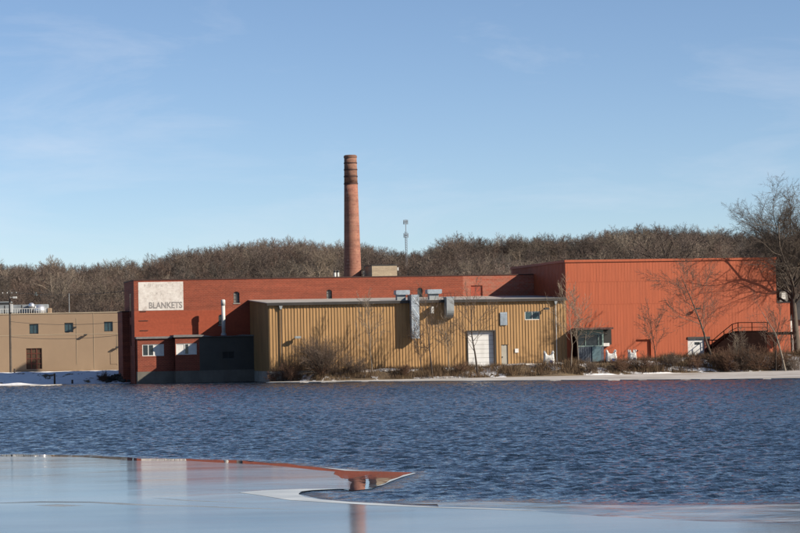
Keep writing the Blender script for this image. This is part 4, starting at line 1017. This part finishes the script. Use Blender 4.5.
YOUNG = dict(lev=4, nseg=[9, 6, 4, 3], wig=[0.05, 0.12, 0.14, 0.16], up=[0.02, 0.06, 0.05, 0.04], tap=0.8, nch=[12, 7, 6], start=[0.28, 0.2, 0.15],
             ang=[0.75, 0.65, 0.6], rat=[0.48, 0.5, 0.5], rr=[0.45, 0.45, 0.5], rmin=0.010, cone=1.0)
BUSH = dict(lev=4, nseg=[5, 4, 3, 2], wig=[0.10, 0.14, 0.16, 0.2], up=[0.0, 0.03, 0.03, 0.02], tap=0.7, nch=[7, 6, 4], start=[0.15, 0.15, 0.15],
            ang=[0.6, 0.6, 0.6], rat=[0.6, 0.55, 0.5], rr=[0.55, 0.5, 0.5], rmin=0.009, cone=0.8)
def P(b, **k): q = dict(b); q.update(k); return q
def gz(X, Y): return float(zg(X, Y))
def base_at(px, Y):
    X = at_Y(px, 372, Y)[0]; return X, Y, gz(X, Y)
# big shade tree at the right edge
X, Y, Z = base_at(798, 280.5)
tree('shade_tree', 'big old bare shade tree with a broad twiggy crown rising beside the red hall', 'tree', X, Y, Z, 21, P(SHADE, nch=[19, 13, 10, 8], rmin=0.0115, nseg=[7, 9, 6, 4, 3], trunk=0.5, rat=[0.95, 0.5, 0.50, 0.5], ang=[0.85, 0.75, 0.75, 0.7], up=[0.01, 0.05, 0.02, -0.01, -0.02], start=[0.46, 0.20, 0.12, 0.1]),
     21.0, 0.45, d=(-0.06, 0, 1), tm='bark', cm='bark', top=at_Y(785, 192, 280.5)[2])
# leaning young tree on the bank before the white door
X, Y, Z = base_at(712.5, 267.5)
tree('bare_tree', 'slender bare tree leaning left before the white door of the red hall', 'tree', X, Y, Z, 5, P(YOUNG, lev=5, nseg=[9, 7, 5, 3, 2], wig=[0.05, 0.13, 0.15, 0.16, 0.16], up=[0.02, 0.05, 0.03, 0.02, 0.02], nch=[14, 8, 6, 4], rat=[0.62, 0.5, 0.5, 0.5], start=[0.30, 0.15, 0.15, 0.1], ang=[0.95, 0.65, 0.6, 0.6], rr=[0.45, 0.45, 0.5, 0.6], rmin=0.013), 10.4, 0.15, d=(-0.16, 0, 1), tm='bark', cm='twigs')
X, Y, Z = base_at(789, 263.5)
tree('bare_tree', 'small crooked bare tree leaning left under the big shade tree', 'tree', X, Y, Z, 9, P(YOUNG, nch=[10, 7, 5], wig=[0.10, 0.16, 0.16, 0.18], start=[0.3, 0.15, 0.15], ang=[1.1, 0.7, 0.6]), 9.0, 0.15, d=(-0.30, 0, 1), tm='bark_pale', cm='twigs')
small = [(432.5, 262.0, 8.4, 0.085, 11, 'thin dark bare sapling under the silver exhaust duct', 0), (477.8, 262.5, 8.8, 0.10, 12, 'bare sapling standing in front of the white overhead door', 0),
         (422, 263.5, 4.5, 0.05, 13, 'short wispy sapling left of the exhaust duct sapling', 0), (372, 264, 7.0, 0.06, 14, 'pale wispy sapling right of the big bush against the tan siding', 1),
         (571, 263.5, 8.0, 0.07, 15, 'pale thin sapling at the joint of tan warehouse and red hall', 1), (579, 265, 6.0, 0.06, 16, 'low thin sapling in front of the canopied entrance', 1),
         (657, 265.5, 6.0, 0.06, 17, 'small bare sapling right of the recessed red door', 0), (449, 264.5, 4.8, 0.05, 18, 'slight sapling between the exhaust duct and the overhead door', 1),
         (776, 266, 6.2, 0.09, 19, 'forked sapling in front of the stair landing', 0), (735, 266, 4.0, 0.06, 20, 'short pale sapling in front of the dark stair', 1)]
for x, y, H, r, sd, lab, pale in small:
    X, Y, Z = base_at(x, y)
    tree('sapling', lab, 'sapling', X, Y, Z, sd, P(YOUNG, lev=4, nch=[12, 6, 5], start=[0.30, 0.2, 0.15], ang=[0.7, 0.6, 0.6], rat=[0.54, 0.54, 0.5], rmin=0.019), H, r*1.25, d=(random.Random(sd).uniform(-0.08, 0.08), 0, 1), tm='bark_pale' if pale else 'bark_dark', cm='twigs_pale' if pale else 'twigs', group='saplings along the bank')
bushes = [(322, 263.6, 5.0, 44, 0.62, 'large brown multi-stemmed bush in front of the tan siding left end'), (291, 264.2, 2.6, 14, 0.5, 'medium bush between the warehouse corner and the large bush'),
          (275, 264.8, 1.8, 10, 0.5, 'low bush right at the left corner of the tan warehouse'), (352, 263.2, 2.6, 14, 0.5, 'medium bush against the right side of the large bush'),
          (405, 263, 1.7, 9, 0.5, 'low bush under the dark duct shadow'), (462, 263.5, 1.8, 8, 0.5, 'low bush at the left foot of the overhead door'),
          (588, 263.2, 1.8, 10, 0.5, 'low bush in front of the blue grey entrance'), (622, 264, 2.1, 12, 0.5, 'dark bush between the white sacks by the red hall'),
          (645, 265, 2.3, 10, 0.6, 'bush with raking stems before the recessed red door'), (672, 266, 1.8, 12, 0.6, 'low dark bush left of the white door'), (697, 265.6, 2.0, 12, 0.5, 'bush below the white door'),
          (724, 265.5, 3.1, 18, 0.5, 'dense bush below the stair flight'), (742, 266, 3.6, 22, 0.5, 'tall dense bush before the dark stair side'), (758, 266.2, 3.4, 20, 0.5, 'tall pale tangled bush under the stair landing'),
          (776, 267, 3.0, 16, 0.5, 'bush right of the stair landing'), (794, 266, 2.4, 14, 0.5, 'bush at the foot of the big shade tree'), (103, 281.5, 1.5, 12, 0.7, 'dark low bush on the snow bank left of the mill')]
for i, (x, y, H, n, sp, lab) in enumerate(bushes):
    X, Y, Z = base_at(x, y)
    tree('bush', lab, 'bush', X, Y, Z, 40+i, BUSH, H*0.78, 0.03, stems=n, spreadstems=sp, tm='bush_twigs', cm='bush_twigs' if i % 3 else 'twigs', group='bushes along the bank')
# dark-limbed tree standing behind the red hall
X = at_Y(690, 262, 305)[0]
tree('bare_tree', 'dark crooked wide-limbed tree showing above the red hall roof', 'tree', X, 305, 2, 35, P(SHADE, lev=4, nch=[11, 6, 4], nseg=[7, 8, 5, 4], wig=[0.05, 0.20, 0.24, 0.22], start=[0.84, 0.25, 0.2], ang=[1.15, 0.8, 0.8], up=[0, 0.03, 0.02, 0.02], rat=[0.62, 0.42, 0.5], rr=[0.6, 0.5, 0.5], tap=0.5, rmin=0.03), 11.6, 0.40, tm='bark_dark', cm='bark_dark')

# ------------------------------------------------------------------ the wood on the hill
FT = [P(SHADE, lev=4, nseg=[4, 4, 3, 2], nch=[11, 9, 11], trunk=0.6, start=[0.3, 0.2, 0.15], rat=[0.62, 0.55, 0.5], ang=[0.75, 0.7, 0.7], up=[0.03, 0.05, 0.02, 0.02], rmin=0.03),
      P(SHADE, lev=4, nseg=[4, 4, 3, 2], nch=[11, 9, 11], trunk=0.5, start=[0.25, 0.2, 0.15], rat=[0.75, 0.55, 0.5], ang=[0.95, 0.75, 0.7], up=[0.03, 0.03, 0.01, 0.01], rmin=0.03),
      P(SHADE, lev=4, nseg=[4, 4, 3, 2], nch=[12, 8, 11], trunk=0.7, start=[0.2, 0.2, 0.15], rat=[0.45, 0.55, 0.5], ang=[0.65, 0.6, 0.6], up=[0.03, 0.05, 0.02, 0.02], rmin=0.03)]
protos = []; TRK = []
for i in range(12):
    rnd = random.Random(100+i); segs = []
    grow(segs, Vector((0, 0, -0.5)), Vector((rnd.gauss(0, .06), rnd.gauss(0, .06), 1)).normalized(), 11.5*FT[i % 3]['trunk'], 0.2, 0, FT[i % 3], rnd)
    S = np.array(segs); T = S[S[:, 8] < 2]; K = S[S[:, 8] >= 2]
    v1, f1 = seg_mesh(T, 3)
    # twigs as slim three-sided spikes reduced to one tapering face each, seen from 400 m and more
    a, b = K[:, 0:3], K[:, 3:6]; d = b-a; w = np.cross(d, np.random.RandomState(i).normal(size=d.shape)); w /= np.linalg.norm(w, axis=1)[:, None]+1e-9
    rr = np.maximum(K[:, 6]*0.55, 0.019)[:, None]
    v2 = np.stack([a-w*rr, a+w*rr, b+w*0.008, b-w*0.008], 1).reshape(-1, 3); f2 = np.arange(len(v2)).reshape(-1, 4)
    TRK.append(len(v1)); hh = v1[:, 2].max(); v1 = v1*11.5/hh; v2 = v2*11.5/hh
    protos.append((np.concatenate([v1, v2]), np.concatenate([f1, f2+len(v1)])))
TINT = np.array([(0.140, 0.108, 0.092), (0.165, 0.124, 0.102), (0.115, 0.088, 0.076), (0.185, 0.147, 0.118), (0.145, 0.100, 0.080), (0.22, 0.18, 0.142), (0.125, 0.108, 0.096)])
rs = np.random.RandomState(7); VV, FF, TT = [], [], []; nv = 0
Yr = 330.0; count = 0
while Yr < 668:
    half = 0.187*Yr+16; x = -half
    while x < half:
        X = x+rs.uniform(-2.4, 2.4); Y = Yr+rs.uniform(-3.5, 3.5); pxx = 400+X/Y*FPX
        if Y < 430 and 150 < pxx < 790: x += 6.0; continue
        z = gz(X, Y); s = (rs.uniform(0.56, 0.80)+0.06*math.sin(X*0.13+Y*0.07))*(0.80 if Y < 420 else 1.0); sx = s*rs.uniform(1.0, 1.3)
        # keep the lie of the far crest: a little lower where the photo's skyline dips
        pi = rs.randint(12); v, f = protos[pi]; t = rs.uniform(0, 6.28); c_, s_ = math.cos(t)*sx, math.sin(t)*sx
        q = np.stack([v[:, 0]*c_-v[:, 1]*s_+X, v[:, 0]*s_+v[:, 1]*c_+Y, v[:, 2]*s+z], 1)
        VV.append(q); FF.append(f+nv); nv += len(q)
        clump = 0.5+0.5*math.sin(X*0.06+3)*math.sin(Y*0.045+X*0.02)
        tint = ALB*TINT[min(6, int(rs.rand()**1.3*7))]*(0.70+0.6*clump)*rs.uniform(0.72, 1.3)
        tq = np.broadcast_to(tint, (len(q), 3)).copy(); tq[:TRK[pi]] *= 2.3 if rs.rand() < 0.14 else 1.25; TT.append(tq); count += 1
        x += 4.5
    Yr += 6.8 if Yr < 560 else 5.2
print('forest trees', count, 'verts', nv)
wood = npmesh('woodland', np.concatenate(VV), np.concatenate(FF), 'forest', tint=np.concatenate(TT)); props(wood, kind='stuff'); wood['label'] = 'bare brown winter woodland covering the hill behind the mill'; del VV, FF, TT
# trees one can tell apart on the skyline
stand = [(455, 560, 234, 0.30, 'broad round-crowned bare tree on the skyline right of the radio mast', 1, 'twigs'), (177, 590, 252, 0.26, 'rounded dark bare tree on the skyline above the mill sign', 1, 'twigs'),
         (50, 600, 256, 0.20, 'pale upright bare tree on the skyline at the far left', 0, 'twigs_pale'), (57, 603, 260, 0.20, 'lower pale bare tree just right of the far left skyline tree', 0, 'twigs_pale'),
         (322, 470, 250, 0.30, 'pale barked tree on the slope left of the chimney', 2, 'twigs_pale'), (330, 474, 254, 0.26, 'second pale barked tree on the slope right beside the chimney', 2, 'twigs_pale'),
         (560, 560, 236, 0.24, 'grey bare tree on the skyline above the left end of the red hall', 1, 'twigs'), (640, 565, 229, 0.24, 'tall bare tree on the highest part of the ridge', 1, 'twigs')]
for i, (x, Y, yt, r, lab, ft, cm) in enumerate(stand):
    X = at_Y(x, 300, Y)[0]; H = 12
    q = FT[ft]; tree('bare_tree', lab, 'tree', X, Y, gz(X, Y), 60+i, P(q, nch=[q['nch'][0]+1, 9, 9]), H, r, tm='bark_pale' if 'pale' in cm else 'bark', cm=cm, group='single trees on the ridge', top=at_Y(x, yt, Y)[2])

# ------------------------------------------------------------------ dead grass and brush along the bank
rs = np.random.RandomState(3); N = 60000
X = rs.uniform(-14.8, 62, N); toe = lerp(TOE, X); off = rs.beta(1.2, 2.0, N)*7.0; Y = toe+0.5+off
cl = 0.5+0.5*hash_noise(X, Y, 1.1, 12)*1.6; keep = rs.rand(N) < np.clip(0.25+cl*0.9, 0, 1)*np.where(X < -5, 0.8, 1.0)
keep &= ~((X > 14.5) & (X < 19.0) & (off > 3)); X, Y, cl, off = X[keep], Y[keep], cl[keep], off[keep]; n = len(X); Z = zg(X, Y)
h = 1.2*(0.22+0.65*np.clip(cl, 0, 1)*rs.uniform(0.4, 1.1, n))*np.where(X > 30, 1.25, 1.0)*np.where(off > 4, 0.6, 1.0)
ln = rs.normal(0, 0.35, (n, 2)); th_ = rs.uniform(0, PI, n); wd_ = rs.uniform(0.010, 0.024, n)
bx_ = np.cos(th_)*wd_; by_ = np.sin(th_)*wd_
v = np.stack([np.stack([X-bx_, Y-by_, Z-0.05], 1), np.stack([X+bx_, Y+by_, Z-0.05], 1), np.stack([X+ln[:, 0]*h, Y+ln[:, 1]*h, Z+h], 1)], 1).reshape(-1, 3)
pal = np.array([(0.22, 0.14, 0.075), (0.12, 0.075, 0.045), (0.06, 0.04, 0.028), (0.16, 0.10, 0.058), (0.28, 0.20, 0.12)]); tn = ALB*pal[rs.choice(5, n, p=[.2, .27, .25, .2, .08])]*rs.uniform(0.8, 1.2, (n, 1))
br = npmesh('dry_grass', v, np.arange(3*n).reshape(-1, 3), 'brush', tint=np.repeat(tn, 3, 0)); props(br, kind='stuff'); br['label'] = 'dead brown grass and weeds along the river bank'
# low drifts of snow lying on the bank
for i, (x, y0, L, Wd) in enumerate(((357, 264.5, 5, 0.8), (385, 265.0, 4, 0.8), (512, 268.6, 4.5, 1.6), (530, 269.5, 6.5, 1.4), (560, 267.2, 4, 1.0), (640, 266.5, 5, 0.8), (668, 270.5, 7, 1.2), (655, 264.0, 8, 0.6), (600, 262.6, 5, 0.5), (690, 265.6, 6, 0.5), (790, 268.0, 7, 1.2), (756, 267.8, 7, 0.6), (440, 262.2, 7, 0.5))):
    Xc = at_Y(x, 370, y0)[0]; r2 = np.random.RandomState(i)
    nx, ny = 22, 8; g = np.stack(np.meshgrid(np.linspace(-1, 1, nx), np.linspace(-1, 1, ny)), -1).reshape(-1, 2)
    xx = Xc+g[:, 0]*L/2; yy = y0+g[:, 1]*Wd; hh_ = np.clip(1-(g**2).sum(1)**0.8, -0.5, 1)*0.20+0.07*hash_noise(xx, yy, 3.2, i); zz = zg(xx, yy)+hh_-0.02
    k_ = np.arange(nx-1)[None]+np.arange(ny-1)[:, None]*nx; f = np.stack([k_, k_+1, k_+nx+1, k_+nx], -1).reshape(-1, 4)
    props(npmesh('snow', np.stack([xx, yy, zz], 1), f, 'white_snow', smoothed=True), kind='structure')

# ------------------------------------------------------------------ bulk sacks
def sack(x, y, w_, H, lab, seed, rot=0.0):
    X, Y, Z = base_at(x, y); t = thing('bulk_sack', lab, 'sack', WF, X, Y, Z, 'bulk sacks by the red hall'); rnd = random.Random(seed)
    bm = bmesh.new(); bmesh.ops.create_cube(bm, size=1); bmesh.ops.subdivide_edges(bm, edges=bm.edges[:], cuts=5, use_grid_fill=True)
    for v in bm.verts:
        u, s_, q = v.co.x*2, v.co.y*2, v.co.z+0.5
        bulge = 1+0.10*math.sin(q*PI)-0.12*(1-q)*0; cn = (abs(u)*abs(s_))**3
        top = 0.0
        if q > 0.99: top = cn*0.42-0.10*(1-abs(u))*(1)
        elif q > 0.7: top = cn*0.10
        v.co = Vector((u*w_/2*bulge*(1-0.13*cn*(q > 0.6)), s_*w_/2*bulge, (q+top)*H))+Vector((rnd.gauss(0, .015), rnd.gauss(0, .015), rnd.gauss(0, .012)))
    me = bpy.data.meshes.new('sack_body'); bmesh.ops.recalc_face_normals(bm, faces=bm.faces); bm.to_mesh(me); bm.free(); me.materials.append(MATS['bag_fabric'])
    for p in me.polygons: p.use_smooth = True
    o = bpy.data.objects.new('sack_body', me); COL.objects.link(o); o.parent = t; o.rotation_euler = (0, 0, rot)
    ORG[t.name] = (WF, Vector((X, Y, Z)))
    for sx in (-1, 1):
        for sy in (-1, 1):
            c, s = math.cos(rot), math.sin(rot); lx, ly = sx*w_*0.46, sy*w_*0.48
            def Q(lx, ly, lz): return (X+lx*c-ly*s, Y+lx*s+ly*c, Z+lz)
            m = MB(); m.tube(Q(lx, ly, H*1.15), Q(lx*0.95, ly*0.97, H*1.36), 0.09, 0.035, n=6); m.tube(Q(lx*0.95, ly*0.97, H*1.36), Q(lx*0.72, ly*0.9, H*1.1), 0.035, 0.07, n=6); m.build('lifting_loop', 'bag_fabric', t)
    # printed patch on the front
    m = MB(); f = -w_/2*1.13-0.02; pts = [(-0.05*w_, 0.10*H), (0.42*w_, 0.08*H), (0.42*w_, 0.34*H), (0.1*w_, 0.42*H)]
    c, s = math.cos(rot), math.sin(rot); P0 = [Vector((X+a*c-f*s, Y+a*s+f*c, Z+z)) for a, z in pts]; back = Vector((-s*-0.03, c*0.03, 0))
    n0 = len(m.v); m.v += [tuple(p) for p in P0]+[tuple(p+Vector((0, 0.03, 0))) for p in P0]
    m.f += [(0, 1, 2, 3), (7, 6, 5, 4), (0, 4, 5, 1), (1, 5, 6, 2), (2, 6, 7, 3), (3, 7, 4, 0)]; m.build('printed_label', 'bag_print', t)
sack(549.2, 266.2, 1.12, 1.15, 'white bulk sack with two peaked corners at the right end of the tan warehouse', 1, 0.02)
sack(611.5, 266.3, 1.15, 1.05, 'white bulk sack right of the canopied entrance, partly behind weeds', 2, 0.0)
sack(632.5, 267.4, 0.8, 1.0, 'smallest white sack, slumped below the recessed red door', 3, 0.2)
